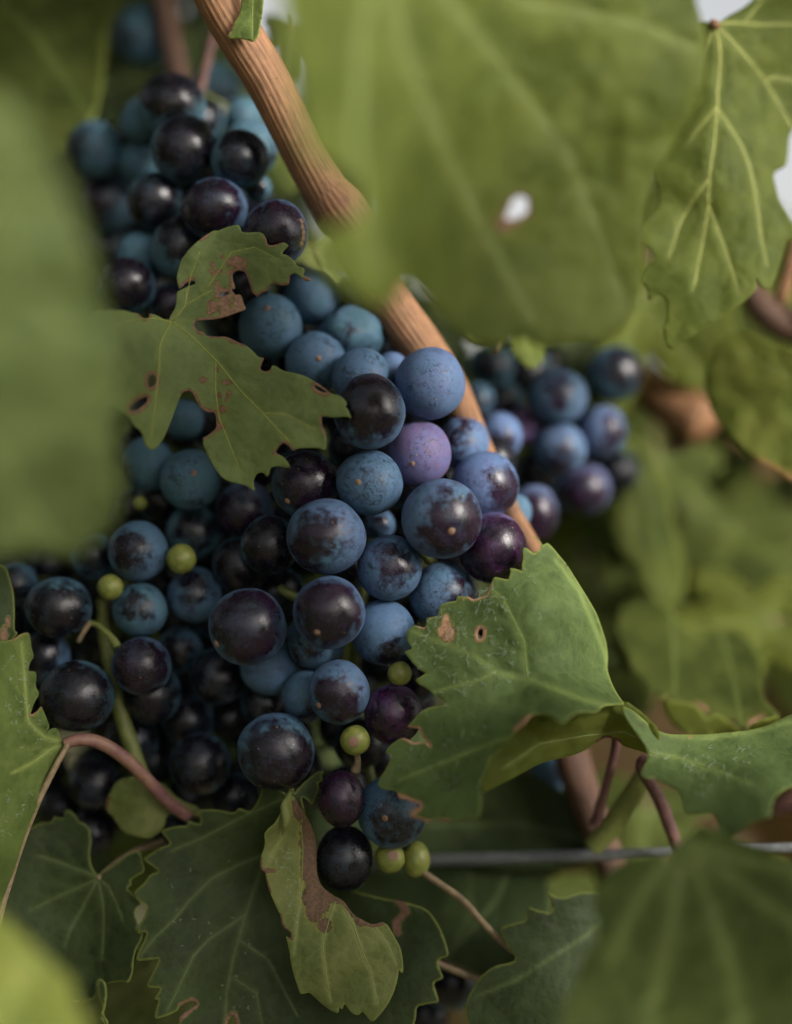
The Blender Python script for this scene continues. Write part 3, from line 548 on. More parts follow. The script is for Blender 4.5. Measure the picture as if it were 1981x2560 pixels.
# settle depths so that no two berries pass through each other (keeps picture positions)
X = np.array([[g[0], g[1], g[4]] for g in GR], float); RR = np.array([(g[2] + g[3]) / 2 for g in GR]); Z0 = X[:, 2].copy()
for it in range(140):
    k = 1 + X[:, 2] / DP; wx = np.column_stack([(X[:, 0] - 990.5) * k, (X[:, 1] - 1280) * k, X[:, 2]]); rk = RR * k
    d = wx[:, None] - wx[None]; dist = np.sqrt((d ** 2).sum(2)) + 1e-6; need = .965 * (rk[:, None] + rk[None]); lat = np.hypot(d[..., 0], d[..., 1])
    moved = False
    for i, j in zip(*np.where(np.triu(dist < need, 1))):
        want = math.sqrt(max(0, need[i, j] ** 2 - lat[i, j] ** 2)); dz = X[i, 2] - X[j, 2]
        a, b = (i, j) if Z0[i] > Z0[j] else (j, i)       # a is the rear one
        cur = X[a, 2] - X[b, 2]; mv = (want - cur) * .5
        if mv > .3: X[a, 2] += mv * .82; X[b, 2] -= mv * .18; moved = True
    if not moved: break
LABELS = {U: ('upper cluster of dark blue grapes left of the diagonal cane', (500, 0, 500)),
          Mn: ('large central bunch of blue-black grapes with pale bloom, in sharp focus', (900, 640, 330)),
          Lf: ('shaded lower left bunch of near-black grapes with two green berries', (300, 1100, 420)),
          Rt: ('blurred bunch of purple blue grapes right of the cane', (1380, 840, 760)),
          Bt: ('small group of dark grapes glimpsed low behind the lower leaves', (1150, 2350, 560))}
rach = {U: [(560, -40, 620), (520, 150, 560), (470, 350, 500), (430, 550, 460), (420, 700, 420)],
        Mn: [(800, 640, 420), (850, 800, 360), (920, 1000, 330), (950, 1250, 310), (900, 1500, 300), (880, 1750, 240), (930, 1950, 200), (960, 2110, 190)],
        Lf: [(420, 980, 520), (400, 1200, 480), (330, 1400, 420), (280, 1600, 380), (310, 1800, 400), (350, 2000, 430)],
        Rt: [(1330, 840, 840), (1370, 980, 820), (1400, 1120, 800), (1420, 1260, 820)],
        Bt: [(1300, 2000, 700), (1200, 2300, 620), (1090, 2500, 560)]}
BR = {}
for k in (U, Mn, Lf, Rt, Bt):
    lab, b = LABELS[k]; BR[k] = root('grape_bunch', P(*rach[k][0]), lab, 'grapes')
    tube('main_stem', rach[k], [12] * len(rach[k]), M_TENDR if k == U else M_STEM, BR[k], 10, smoothit=2)
glabels = {(1047, 1134): 'reddish purple grape with pale bloom', (1000, 1684): 'tiny round unripe green berry', (888, 1851): 'small green berry with a round brown scar',
           (975, 2146): 'green berry with a corky brown tip', (1040, 2149): 'oval yellow-green berry', (453, 1397): 'green berry with a dark tip scar', (276, 1468): 'small yellow-green berry',
           (350, 1258): 'tiny blurred green berry', (984, 1786): 'glossy purple grape with little bloom', (854, 1997): 'purple grape with a scuffed ring', (690, 583): 'grape with brown corky scar on its right side'}
def scar(parent_o, r, ring=False, d=(0, 0), inv=None):
    """corky stylar scar, a low disc on the berry's surface, in the berry's own space"""
    V, F = [], []; n = 16; prof = [(0, .015), (.12, .02), (.2, .006), (.26, .03), (.33, .026), (.40, -.01)] if ring else [(0, .03), (.06, .025), (.10, -.01)]
    u, v = d; dr = Vector((u, -math.sqrt(max(0, 1 - u * u - v * v)), v)); dr = inv @ dr if inv else dr; q = Vector((0, 0, 1)).rotation_difference(dr)
    for a, h in prof:
        for j in range(n):
            th = 2 * math.pi * j / n; aa = a * (1 + .08 * noise.noise(Vector((math.cos(th) * 2, math.sin(th) * 2, a * 5)))); V.append(q @ (Vector((math.sin(aa) * math.cos(th), math.sin(aa) * math.sin(th), math.cos(aa))) * (1.005 + h)))
    for i in range(len(prof) - 1):
        for j in range(n): p0 = i * n + j; p1 = i * n + (j + 1) % n; F.append((p0, p0 + n, p1 + n, p1))
    me = mk_mesh('scar', [tuple(x) for x in V], F, M_SCAR); o = bpy.data.objects.new('scar', me); COL.objects.link(o); o.parent = parent_o; return o
SCARS = {(924, 1208): (-.32, .02), (1105, 1297): (.22, -.3), (823, 1531): (-.3, -.5), (980, 2029): (-.2, -.05), (847, 1731): (-.62, -.35), (788, 905): (.15, .05), (1047, 1134): (-.2, -.32), (676, 817): (-.05, .5), (476, 1200): (.2, .2), (619, 1568): (-.75, -.4), (764, 1211): (-.5, -.5)}
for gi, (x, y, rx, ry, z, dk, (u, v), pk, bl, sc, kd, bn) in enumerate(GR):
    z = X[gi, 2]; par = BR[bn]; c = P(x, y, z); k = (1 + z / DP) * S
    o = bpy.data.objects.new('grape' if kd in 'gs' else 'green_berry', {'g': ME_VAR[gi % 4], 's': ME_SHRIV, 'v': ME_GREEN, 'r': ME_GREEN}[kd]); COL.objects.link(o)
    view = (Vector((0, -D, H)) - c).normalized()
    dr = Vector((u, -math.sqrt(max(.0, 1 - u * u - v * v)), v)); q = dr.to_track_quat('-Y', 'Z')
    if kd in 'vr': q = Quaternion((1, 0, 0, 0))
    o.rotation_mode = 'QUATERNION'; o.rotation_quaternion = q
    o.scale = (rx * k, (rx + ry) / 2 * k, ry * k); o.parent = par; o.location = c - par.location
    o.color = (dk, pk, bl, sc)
    if (x, y) in glabels: o['label'] = glabels[(x, y)]
    elif kd == 's': o['label'] = 'shrivelled dented grape'; o.scale = (rx * k * 1.1, rx * k, ry * k * 1.15)
    if kd == 'r': scar(o, 1, True, (-.08, .0) if y < 2000 else (.2, .35))
    if kd == 'v' and x in (1000, 453): scar(o, 1, False, (-.05, .05) if x == 1000 else (-.15, .0))
    if (x, y) in SCARS: scar(o, 1, False, SCARS[(x, y)], q.inverted())
    if (x, y) == (690, 583):
        for a, b_ in ((.82, .3), (.86, .12), (.88, -.05), (.87, -.22), (.82, -.38)):
            s_ = scar(o, 1, False, (a, b_), q.inverted()); s_.data.transform(Matrix.Scale(1.0, 4))
    # pedicel to the main stem
    rp = np.array(rach[bn], float); dd, tt = segdist(np.array([[x, y]]), rp[:, :2]); f = tt[0] * (len(rp) - 1); i0 = min(int(f), len(rp) - 2); ff = f - i0
    t1 = rp[i0] * (1 - ff) + rp[i0 + 1] * ff; t1 = t1 + np.array([0, -30, 0])
    a0 = np.array([x, y, z]); dirv = t1 - a0; ln = np.linalg.norm(dirv) + 1e-6
    if ln > 170: t1 = a0 + dirv / ln * 90 + np.array([0, -20, 110])
    if ln > RR[gi] * 1.1:
        dirv = t1 - a0; ln = np.linalg.norm(dirv); p0 = a0 + dirv / ln * RR[gi] * .93; mid = (p0 + t1) / 2 + np.array([0, -12, 18])
        tube('pedicel', [p0, mid, t1], [6.5, 4, 5], M_STEM, par, 6, smoothit=1)
# clearly visible pedicels and side stems
tube('pedicel', [(293, 1618, 105), (283, 1600, 110), (265, 1580, 120), (240, 1560, 130), (225, 1557, 140)], [12, 11, 8, 7, 8], M_STEM, BR[Lf], 8, smoothit=2)
tube('pedicel', [(228, 1553, 135), (212, 1575, 135), (195, 1605, 140)], [7, 7, 6], M_STEMB, BR[Lf], 8, smoothit=1)
tube('side_stem', [(255, 1500, 200), (262, 1600, 210), (290, 1740, 200), (325, 1860, 190), (375, 1990, 200), (400, 2060, 210)], [16, 18, 20, 20, 19, 18], M_STEM, BR[Lf], 12, smoothit=2)
tube('pedicel', [(893, 1885, 0), (896, 1905, 5), (888, 1930, 15)], [8, 8, 14], M_STEMB, BR[Mn], 8, smoothit=1)
tube('pedicel', [(1030, 1340, 130), (1065, 1390, 120), (1095, 1420, 130)], [14, 15, 12], M_STEM, BR[Mn], 8, smoothit=1)
tube('side_stem', [(700, 1470, 120), (740, 1495, 100), (780, 1500, 110)], [12, 13, 12], M_STEM, BR[Mn], 8, smoothit=1)

# ------------------------------------------------------------------ leaves in and near the focal plane
# --- eaten leaf across the middle left
o1 = (tA([(100, 1090), (105, 1065), (165, 960), (175, 880), (178, 798), (215, 785), (268, 755), (325, 735), (380, 715), (360, 682), (335, 690), (290, 700), (235, 745), (203, 775), (190, 725), (175, 650), (195, 560), (215, 490),
  (240, 440), (300, 360), (370, 290), (440, 235), (500, 190), (560, 155), (605, 150), (610, 158), (700, 118), (790, 95), (830, 92), (850, 120), (862, 165), (930, 175), (1000, 168), (1050, 170), (1090, 185), (1110, 215), (1125, 240),
  (1135, 290), (1160, 310), (1230, 300), (1270, 285), (1310, 275), (1340, 290), (1362, 312), (1330, 345), (1305, 375), (1290, 402), (1340, 408), (1380, 435), (1425, 475), (1440, 515), (1480, 540), (1510, 540), (1532, 570), (1525, 600),
  (1510, 625), (1560, 640), (1618, 675), (1560, 692), (1520, 675), (1480, 640), (1440, 610), (1410, 605), (1375, 625), (1370, 680), (1365, 715), (1320, 738), (1260, 730), (1200, 715), (1160, 735), (1160, 775), (1130, 795), (1060, 820),
  (1030, 865), (1010, 835), (980, 815), (965, 770), (940, 690), (915, 620), (895, 585), (830, 575), (780, 595), (765, 625), (775, 690), (798, 750), (790, 775), (755, 772), (775, 800), (800, 835), (840, 825), (865, 850), (880, 910),
  (912, 985), (860, 1005), (780, 1035), (700, 1065), (600, 1090), (480, 1100), (400, 1105), (365, 1120), (360, 1150), (372, 1180), (400, 1215), (450, 1220), (490, 1260)]) +
  tB([(690, 210), (760, 215), (790, 212), (835, 225), (880, 250), (940, 272), (990, 315), (1020, 350), (1060, 355), (1045, 385), (1030, 430), (1060, 445), (1095, 440), (1110, 405), (1130, 405), (1180, 440), (1260, 455), (1330, 475),
  (1400, 515), (1450, 550), (1500, 590), (1560, 605), (1590, 630), (1608, 665), (1590, 672), (1615, 700), (1635, 760), (1610, 745), (1560, 745), (1510, 752), (1470, 740), (1435, 742), (1440, 800), (1465, 860), (1470, 920), (1462, 970),
  (1420, 950), (1340, 950), (1270, 955), (1250, 975), (1225, 940), (1190, 915), (1160, 935), (1130, 985), (1190, 1010), (1215, 1045), (1230, 1075), (1200, 1082), (1150, 1070), (1100, 1080), (1090, 1120), (1078, 1145), (1050, 1110),
  (1010, 1120), (985, 1170), (1000, 1235), (975, 1225), (930, 1195), (880, 1185), (820, 1170), (770, 1140), (730, 1080), (690, 1010), (655, 930), (650, 885), (690, 865), (745, 820), (740, 760), (735, 715), (680, 715), (640, 690),
  (610, 640), (590, 590), (560, 570), (520, 580), (500, 620), (480, 680), (440, 780), (400, 880), (350, 950), (310, 970), (270, 930), (255, 870), (235, 830), (200, 810), (160, 740), (100, 700), (40, 660), (-60, 600), (-120, 480),
  (-160, 300), (-150, 120), (-60, 40), (30, 35), (140, 42), (180, 55), (225, 60), (240, 80), (270, 98), (300, 92), (300, 60), (340, 70), (400, 100), (430, 108)]))
z1 = tps([(427, 803, -20), (480, 640, 20), (560, 600, 30), (700, 640, -20), (790, 690, -25), (640, 760, 10), (430, 640, 40), (600, 870, -60), (700, 960, -95), (870, 1050, -135), (810, 1120, -110), (640, 1225, -60), (560, 1100, -50), (500, 1000, -70),
          (400, 950, -130), (370, 1120, -130), (330, 900, -230), (250, 850, -330), (330, 780, -130), (200, 950, -380), (720, 1120, -110)])
R1 = leaf('pale green insect-eaten leaf across the grapes, its upper lobe holed and blotched tan', (427, 803, -20))
v1 = [(tB([(445, 115), (560, 200), (740, 370), (900, 570), (1050, 720), (1150, 830), (1230, 910)]), 7), (tB([(445, 115), (400, 200), (370, 280), (365, 420), (340, 650), (310, 900)]), 6), (tB([(445, 115), (340, 80), (200, 60), (60, 60)]), 5),
      (tB([(445, 115), (320, 95), (200, 100), (60, 140)]), 4), (tA([(130, 1110), (200, 1030), (270, 940), (275, 850), (280, 760)]), 5), (tA([(260, 950), (420, 850), (560, 780)]), 4), (tA([(130, 1110), (230, 1100), (345, 1093)]), 4),
      (tB([(740, 370), (735, 550), (760, 750), (820, 900), (900, 1100)]), 4), (tB([(1050, 720), (1200, 725), (1400, 830)]), 3), (tA([(270, 900), (330, 620), (420, 380)]), 3), (tA([(480, 780), (760, 380), (1000, 330), (1300, 480)]), 3)]
bro1 = [(x, y, a, b) for (x, y), a, b in [(q, a, b) for (q, a, b) in
        [(tA([(820, 480)])[0], 16, 14), (tA([(730, 490)])[0], 6, 11), (tA([(560, 515)])[0], 5, 9), (tA([(625, 580)])[0], 9, 6), (tA([(580, 620)])[0], 7, 5), (tA([(660, 430)])[0], 5, 5), (tA([(880, 510)])[0], 11, 13), (tA([(770, 680)])[0], 8, 28),
         (tA([(600, 750)])[0], 6, 16), (tA([(660, 780)])[0], 12, 8), (tA([(560, 955)])[0], 14, 16), (tA([(690, 910)])[0], 14, 13), (tA([(690, 1010)])[0], 13, 14), (tA([(860, 930)])[0], 17, 26), (tA([(820, 1000)])[0], 22, 8), (tA([(700, 850)])[0], 16, 7),
         (tA([(520, 1020)])[0], 7, 6), (tA([(540, 580)])[0], 6, 5), (tA([(730, 600)])[0], 6, 6), (tA([(1570, 670)])[0], 16, 8), (tB([(810, 517)])[0], 12, 7), (tB([(760, 600)])[0], 6, 7), (tB([(825, 590)])[0], 6, 10), (tB([(805, 630)])[0], 5, 5), (tB([(785, 695)])[0], 9, 9),
         (tB([(765, 808)])[0], 12, 8), (tB([(745, 430)])[0], 5, 6), (tB([(655, 500)])[0], 8, 8), (tB([(870, 240)])[0], 16, 8), (tB([(650, 185)])[0], 9, 5)]]]
be1 = [(tA([(230, 745), (290, 690), (345, 672)]), 7), (tA([(440, 240), (500, 195)]), 6), (tA([(1110, 215), (1135, 290), (1160, 310), (1270, 290)]), 4), (tA([(1380, 640), (1365, 715), (1320, 738), (1200, 715), (1150, 770), (1060, 820), (1030, 850), (980, 815), (940, 690), (900, 590), (830, 575), (770, 610), (775, 690), (795, 760)]), 5.5),
       (tA([(750, 775), (800, 835), (860, 850), (900, 980), (780, 1035), (600, 1090), (400, 1105), (365, 1150), (400, 1215), (490, 1240)]), 6.5), (tB([(700, 212), (790, 212), (940, 272)]), 5), (tB([(1060, 355), (1030, 430), (1095, 440)]), 4.5),
       (tB([(1435, 742), (1440, 800), (1465, 860)]), 4.5), (tB([(1250, 970), (1190, 915), (1130, 985)]), 6), (tB([(650, 885), (745, 820), (735, 715), (640, 690), (590, 590), (560, 570), (520, 585)]), 6.5), (tB([(230, 60), (270, 98), (305, 70)]), 6)]
blade(R1, o1, z1, L_LIGHT, v1, [tA([(608, 835), (650, 812), (715, 800), (735, 815), (690, 842), (640, 846)]), tB([(300, 470), (330, 462), (350, 500), (335, 540), (300, 555), (288, 510)]), tB([(165, 690), (200, 650), (250, 620), (290, 608), (285, 650), (230, 695), (190, 710)]),
      tB([(1385, 538), (1410, 538), (1440, 560), (1480, 588), (1440, 582), (1405, 565)])], 5.5, bro1, be1, .75, vein_tube=M_VEINY)
tube('petiole', [(420, 803, -20), (385, 830, 40), (330, 880, 120)], [8, 8, 8], M_STEM, R1, 8, smoothit=1)

# --- dusty folded leaf at the right
R2 = leaf('large green leaf right of the bunch, flecked white, tan spot and pinhole near its tip', (1600, 1790, -120))
o2 = (tC([(1050, 0), (1085, 8), (1112, 35), (1128, 62), (1160, 42), (1195, 75), (1240, 130), (1290, 190), (1340, 270), (1390, 350), (1440, 430), (1490, 520), (1520, 610), (1550, 700), (1560, 790), (1555, 880), (1580, 960), (1620, 1040), (1675, 1115)]) +
  tD([(1500, 150), (1400, 158), (1350, 205), (1300, 195), (1220, 205), (1170, 260), (1130, 262), (1080, 215), (1020, 205), (960, 215), (930, 262), (890, 290), (850, 335), (800, 400), (720, 470), (690, 560), (650, 640), (665, 700), (662, 760), (650, 820), (610, 845), (560, 835), (500, 860), (440, 850),
  (390, 840), (345, 865), (290, 840), (225, 825), (240, 790), (300, 760), (280, 745), (210, 725), (160, 715), (150, 668), (70, 662), (35, 640), (45, 600), (85, 540), (125, 455), (78, 440), (110, 395), (175, 350), (215, 355), (250, 380), (290, 375), (330, 378), (360, 415), (340, 380), (300, 340), (285, 295), (250, 290), (215, 285)]) +
  tC([(235, 1255), (270, 1220), (320, 1160), (380, 1130), (440, 1125), (495, 1110), (470, 1080), (420, 1055), (370, 1010), (310, 980), (285, 950), (320, 930), (360, 905), (320, 890), (280, 850), (240, 800), (210, 765), (270, 745), (240, 700), (225, 660), (240, 620), (280, 585), (320, 600), (345, 605), (362, 580),
  (358, 540), (400, 535), (440, 530), (438, 490), (455, 455), (500, 435), (558, 430), (562, 395), (600, 398), (640, 400), (670, 420), (700, 410), (755, 395), (775, 350), (790, 310), (805, 268), (860, 280), (905, 290), (915, 240), (910, 210), (950, 215), (995, 235), (990, 190), (1000, 150), (995, 110), (1000, 75), (1018, 78),
  (1045, 95), (1075, 118), (1090, 95), (1110, 95), (1120, 60), (1095, 25)]))
z2 = tps([(1010, 1630, -75), (1020, 1560, -70), (1150, 1500, -60), (1310, 1380, -10), (1330, 1350, 0), (1350, 1520, -110), (1500, 1560, 40), (1440, 1400, 60), (1520, 1680, 60), (1200, 1650, -110), (1300, 1750, -150), (1040, 1800, -110), (960, 1960, -120), (1060, 2040, -230), (1180, 2040, -320),
          (1250, 1900, -290), (1320, 1800, -300), (1450, 1790, -280), (1550, 1760, -100), (1150, 1850, -180), (1400, 1650, -80)])
v2 = [([(1600, 1790), (1540, 1770), (1460, 1750), (1330, 1700), (1240, 1680), (1190, 1640), (1120, 1610), (1030, 1575)], 7), ([(1590, 1785), (1540, 1700), (1500, 1600), (1450, 1480), (1390, 1400)], 6), ([(1240, 1680), (1200, 1700), (1120, 1720), (1050, 1740)], 4), ([(1590, 1790), (1450, 1800), (1250, 1850), (1100, 1910), (1000, 1950)], 5),
      ([(1320, 1700), (1310, 1600), (1260, 1500), (1190, 1440)], 4)]
blade(R2, o2, z2, L_DUST, v2, [tC([(700, 650), (703, 625), (718, 610), (735, 618), (733, 650), (722, 680), (706, 682)])], 6.5,
      [(*tC([(490, 560)])[0], 8, 16), (*tC([(498, 640)])[0], 19, 20), (*tC([(455, 625)])[0], 7, 7), (1160, 1500, 4, 3)], [(tC([(640, 400), (670, 420), (755, 395), (790, 310)]), 4.5), (tC([(300, 595), (345, 605)]), 4), (tD([(215, 290), (285, 295), (300, 340), (350, 395)]), 6), (tD([(190, 350), (250, 380), (290, 375)]), 5),
       (tD([(160, 700), (280, 745), (300, 760), (230, 825), (345, 865), (460, 850)]), 7), (tD([(880, 300), (960, 230)]), 10)], 1.0, veinw=5)
o2b = tD([(650, 700), (760, 640), (880, 580), (1000, 512), (1100, 482), (1200, 462), (1290, 425), (1360, 375), (1420, 345), (1480, 365), (1520, 400), (1620, 430), (1730, 470), (1740, 300), (1640, 200), (1530, 120), (1300, 120), (900, 170), (700, 400)])
z2b = tps([(1220, 1990, -180), (1300, 1920, -110), (1400, 1890, -60), (1500, 1860, -40), (1600, 1890, -60), (1640, 1820, -70), (1560, 1760, -60), (1400, 1760, -120), (1300, 1780, -160), (1450, 1810, -100)])
blade(R2, o2b, z2b, L_UNDER, [([(1630, 1860), (1560, 1830), (1460, 1840), (1350, 1860), (1260, 1920)], 4)], (), 9, (), [(tD([(1360, 375), (1420, 345), (1490, 372)]), 6)], .5, name='folded_underside', label='yellow-green underside turned towards the viewer')
o2c = tE([(40, 960), (150, 1010), (250, 1100), (350, 1180), (450, 1215), (600, 1218), (800, 1215), (1000, 1195), (1150, 1180), (1300, 1140), (1400, 1090), (1480, 1050), (1600, 1030), (1800, 1150), (1800, 1500), (1560, 1640), (1420, 1700), (1340, 1780), (1330, 1930), (1200, 1950), (1050, 2060), (900, 2150), (880, 2000), (850, 1890),
  (700, 1900), (590, 1900), (560, 1800), (540, 1700), (420, 1640), (330, 1590), (250, 1600), (200, 1560), (235, 1500), (270, 1420), (262, 1340), (200, 1250), (80, 1080)])
z2c = tps([(1600, 1790, -80), (1640, 1830, -60), (1750, 1835, -10), (1900, 1820, 30), (1990, 1790, 40), (1620, 1920, -130), (1700, 1990, -220), (1790, 2030, -300), (1900, 2000, -320), (1820, 2100, -340), (1800, 1900, -90), (1950, 1930, -180)])
blade(R2, o2c, z2c, L_DUST, [([(1600, 1790), (1680, 1838), (1780, 1845), (1900, 1825), (2000, 1800)], 6), ([(1620, 1880), (1700, 1895), (1800, 1930), (1880, 1960)], 4)], (), 8, [(*tE([(625, 1240)])[0], 10, 3)], (), .8, name='side_lobe', label='right lobe of the leaf dipping below its midrib')

def fibres(parent, zf, region, n, seed, dens=None, name='leaf_hair', off=-3.5, lmul=1.0):
    rs = np.random.RandomState(seed); V, F = [], []
    lo, hi = np.min(region, 0), np.max(region, 0); cl = rs.uniform(lo, hi, (26, 2)); made = 0
    while made < n:
        c = cl[rs.randint(len(cl))] + rs.normal(0, 36, 2) if rs.rand() < .7 else rs.uniform(lo, hi)
        if not inside(np.array([c]), np.array(region))[0]: continue
        made += 1; a0 = rs.uniform(0, 6.28)
        for k in range(rs.randint(1, 5)):
            a = a0 + rs.normal(0, .9) + (math.pi if rs.rand() < .4 else 0); L = rs.uniform(4, 15) * lmul * (1.6 if rs.rand() < .08 else 1); p = c.copy(); wd = rs.uniform(.18, .42); cur = rs.normal(0, .5)
            pts = [p.copy()]
            for s in range(4): p = p + L / 4 * np.array([math.cos(a), math.sin(a)]); a += cur * .5; pts.append(p.copy())
            pts = np.array(pts); z = zf(pts) + off + rs.uniform(-2, 0); t = np.gradient(pts, axis=0); t /= np.hypot(*t.T)[:, None] + 1e-9; nrm = np.column_stack([-t[:, 1], t[:, 0]])
            b = len(V)
            w_ = PW(np.column_stack([pts - nrm * wd, z])); w2 = PW(np.column_stack([pts + nrm * wd, z])); w3 = PW(np.column_stack([pts, z - 1.2]))
            for i in range(5): V += [w_[i], w3[i], w2[i]]
            for i in range(4): q = b + i * 3; F += [(q, q + 1, q + 4, q + 3), (q + 1, q + 2, q + 5, q + 4)]
    o = mesh_obj(name, V, F, M_HAIR, parent); o['kind'] = 'stuff'; return o
fibres(R2, z2, tC([(300, 600), (480, 480), (800, 320), (950, 260), (1100, 150), (1130, 400), (1150, 600), (1060, 750), (1040, 950), (700, 1010), (500, 1200), (420, 1040), (330, 900), (260, 750)]), 130, 3)
fibres(R2, z2, tD([(120, 480), (400, 300), (700, 250), (640, 500), (560, 680), (200, 640)]), 26, 5)
fibres(R2, z2c, tE([(350, 1300), (900, 1280), (1250, 1330), (1150, 1600), (900, 1750), (700, 1750), (420, 1560)]), 44, 8)

# --- big shaded leaf at the bottom
R3 = leaf('big dark green toothed leaf filling the bottom middle, two eaten holes near the frame edge', (640, 2020, 90))
o3 = (tF([(560, 355), (640, 350), (740, 355), (860, 385), (905, 335), (940, 350), (1000, 370), (1040, 320), (1080, 250), (1095, 175), (1170, 178), (1260, 190), (1310, 225), (1330, 178), (1370, 168), (1372, 222), (1400, 175), (1500, 80), (1570, 30), (1635, 25), (1600, 60), (1615, 110), (1575, 130), (1585, 180), (1550, 260), (1525, 320), (1480, 270), (1430, 240), (1480, 420), (1560, 800)]) +
  tG([(700, 900), (1000, 980), (1120, 1000), (1180, 1010), (1350, 1060), (1440, 1180), (1500, 1330), (1520, 1420), (1430, 1450), (1450, 1520), (1480, 1590), (1400, 1620), (1425, 1700), (1445, 1770), (1350, 1785), (1275, 1800), (1270, 1890), (1250, 1960), (1200, 2100), (900, 2300), (300, 2300)]) +
  tF([(350, 2400), (400, 2200), (395, 2115), (440, 2070), (500, 2040), (545, 2010), (540, 1975), (510, 1965), (450, 1985), (410, 2010), (385, 2055), (300, 2095), (190, 2125), (200, 2050), (230, 1960), (185, 1955), (225, 1900), (245, 1860), (120, 1855), (150, 1780), (200, 1690), (235, 1610), (150, 1625), (30, 1630), (50, 1560),
  (100, 1470), (130, 1380), (45, 1400), (60, 1330), (110, 1240), (130, 1165), (60, 1130), (10, 1070), (50, 1020), (110, 970), (150, 900), (235, 875), (170, 830), (90, 770), (150, 735), (220, 680), (330, 645), (290, 590), (240, 535), (300, 510), (400, 490), (470, 490), (475, 440), (520, 465), (580, 475), (580, 420)]))
z3 = tps([(700, 1990, 20), (640, 1985, 60), (500, 2030, 100), (400, 2080, 110), (350, 2250, 60), (340, 2400, 20), (600, 2200, 130), (640, 2300, 110), (800, 2200, 170), (550, 2500, 60), (800, 2560, 60), (1050, 2300, 110), (1050, 2500, 60), (780, 1960, 60), (800, 2010, 30), (500, 2300, 60), (450, 2450, 20), (380, 2560, 0), (640, 2650, 60)])
v3 = [(tF([(1110, 800), (1090, 860), (960, 1240), (900, 1450), (850, 1640), (800, 1900), (780, 2300)]), 5), (tF([(960, 1240), (800, 1350), (650, 1450), (520, 1590), (440, 1760), (300, 2050)]), 4), (tF([(1110, 740), (900, 820), (680, 930), (480, 1130), (340, 1300), (200, 1430), (60, 1600)]), 5), (tF([(1290, 260), (1100, 340), (900, 430), (600, 590), (330, 700)]), 4), (tF([(830, 1760), (1050, 1900), (1100, 2160)]), 3), (tF([(900, 1450), (1150, 1620), (1400, 2100)]), 3)]
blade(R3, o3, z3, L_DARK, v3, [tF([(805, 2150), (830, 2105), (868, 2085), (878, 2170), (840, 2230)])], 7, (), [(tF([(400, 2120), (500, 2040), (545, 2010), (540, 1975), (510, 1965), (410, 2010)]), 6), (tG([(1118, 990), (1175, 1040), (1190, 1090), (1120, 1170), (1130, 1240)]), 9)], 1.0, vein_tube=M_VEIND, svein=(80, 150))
fibres(R3, z3, tF([(300, 900), (900, 700), (900, 1200), (1300, 2100), (900, 2160), (500, 1700), (200, 1500)]), 26, 11, lmul=.5)

# --- olive damaged leaf folded over it
R4 = leaf('olive yellow damaged leaf hanging below the bunch with a withered brown edge', (722, 1990, -10))
o4 = tG([(300, 200), (350, 215), (400, 300), (470, 400), (520, 560), (520, 800), (560, 900), (640, 960), (720, 1000), (760, 1060), (810, 1120), (870, 1150), (940, 1185), (1020, 1160), (1060, 1190), (1110, 1280), (1150, 1350), (1170, 1440), (1174, 1540), (1155, 1552), (1140, 1520), (1130, 1600), (1100, 1700), (1060, 1780), (1010, 1850), (940, 1925),
  (900, 1880), (865, 1835), (830, 1874), (780, 1850), (745, 1800), (730, 1780), (710, 1828), (690, 1800), (684, 1852), (640, 1840), (580, 1800), (530, 1755), (490, 1720), (465, 1695), (395, 1712), (380, 1660), (355, 1590), (330, 1500), (315, 1400), (295, 1300), (285, 1268), (330, 1290), (322, 1240), (260, 1200), (245, 1110), (215, 1050), (165, 940),
  (140, 860), (132, 790), (95, 768), (95, 680), (120, 610), (130, 560), (120, 500), (150, 460), (200, 420), (230, 370), (265, 300), (270, 260)])
z4 = tps([(722, 1990, 0), (700, 2050, -50), (660, 2100, -40), (665, 2250, -30), (700, 2350, -30), (760, 2100, 30), (800, 2240, 0), (780, 2400, -45), (800, 2500, -30), (930, 2550, -30), (1000, 2420, 10), (960, 2320, 0), (880, 2300, -20), (740, 2180, 0)])
v4 = [(tG([(400, 430), (415, 600), (410, 780), (400, 950), (370, 1180), (350, 1400)]), 6), (tG([(660, 1010), (610, 1160), (572, 1290), (565, 1350), (590, 1550), (625, 1770)]), 6), (tG([(740, 1080), (800, 1200), (870, 1400), (930, 1540), (975, 1770)]), 6), (tG([(960, 1205), (1050, 1320), (1120, 1480)]), 4), (tG([(270, 480), (220, 590), (160, 700)]), 4)]
blade(R4, o4, z4, L_OLD, v4, (), 6, [(*tG([(470, 560)])[0], 24, 60), (*tG([(480, 760)])[0], 24, 50), (*tG([(530, 960)])[0], 34, 45), (*tG([(500, 1080)])[0], 20, 26), (*tG([(580, 1190)])[0], 16, 16), (*tG([(150, 775)])[0], 22, 6), (*tG([(400, 300)])[0], 20, 30), (*tG([(870, 1165)])[0], 18, 10)],
      [(tG([(640, 1000), (720, 1005), (810, 1120), (940, 1185), (1020, 1165)]), 7), (tG([(95, 680), (95, 768), (140, 860), (165, 940)]), 5), (tG([(245, 1110), (260, 1200), (320, 1250), (325, 1290)]), 5)], .8, vein_tube=M_VEIN)
fibres(R4, z4, tG([(180, 560), (350, 560), (400, 900), (380, 1300), (300, 1000), (180, 850)]), 40, 12, lmul=.6)
tube('rolled_edge', [(*tG([(318, 185)])[0], -10), (*tG([(300, 230)])[0], -30), (*tG([(268, 290)])[0], -45), (*tG([(292, 360)])[0], -60), (*tG([(285, 430)])[0], -60), (*tG([(262, 510)])[0], -50)], [5, 7, 10, 12, 9, 3], L_OLD, R4, 10, smoothit=2)

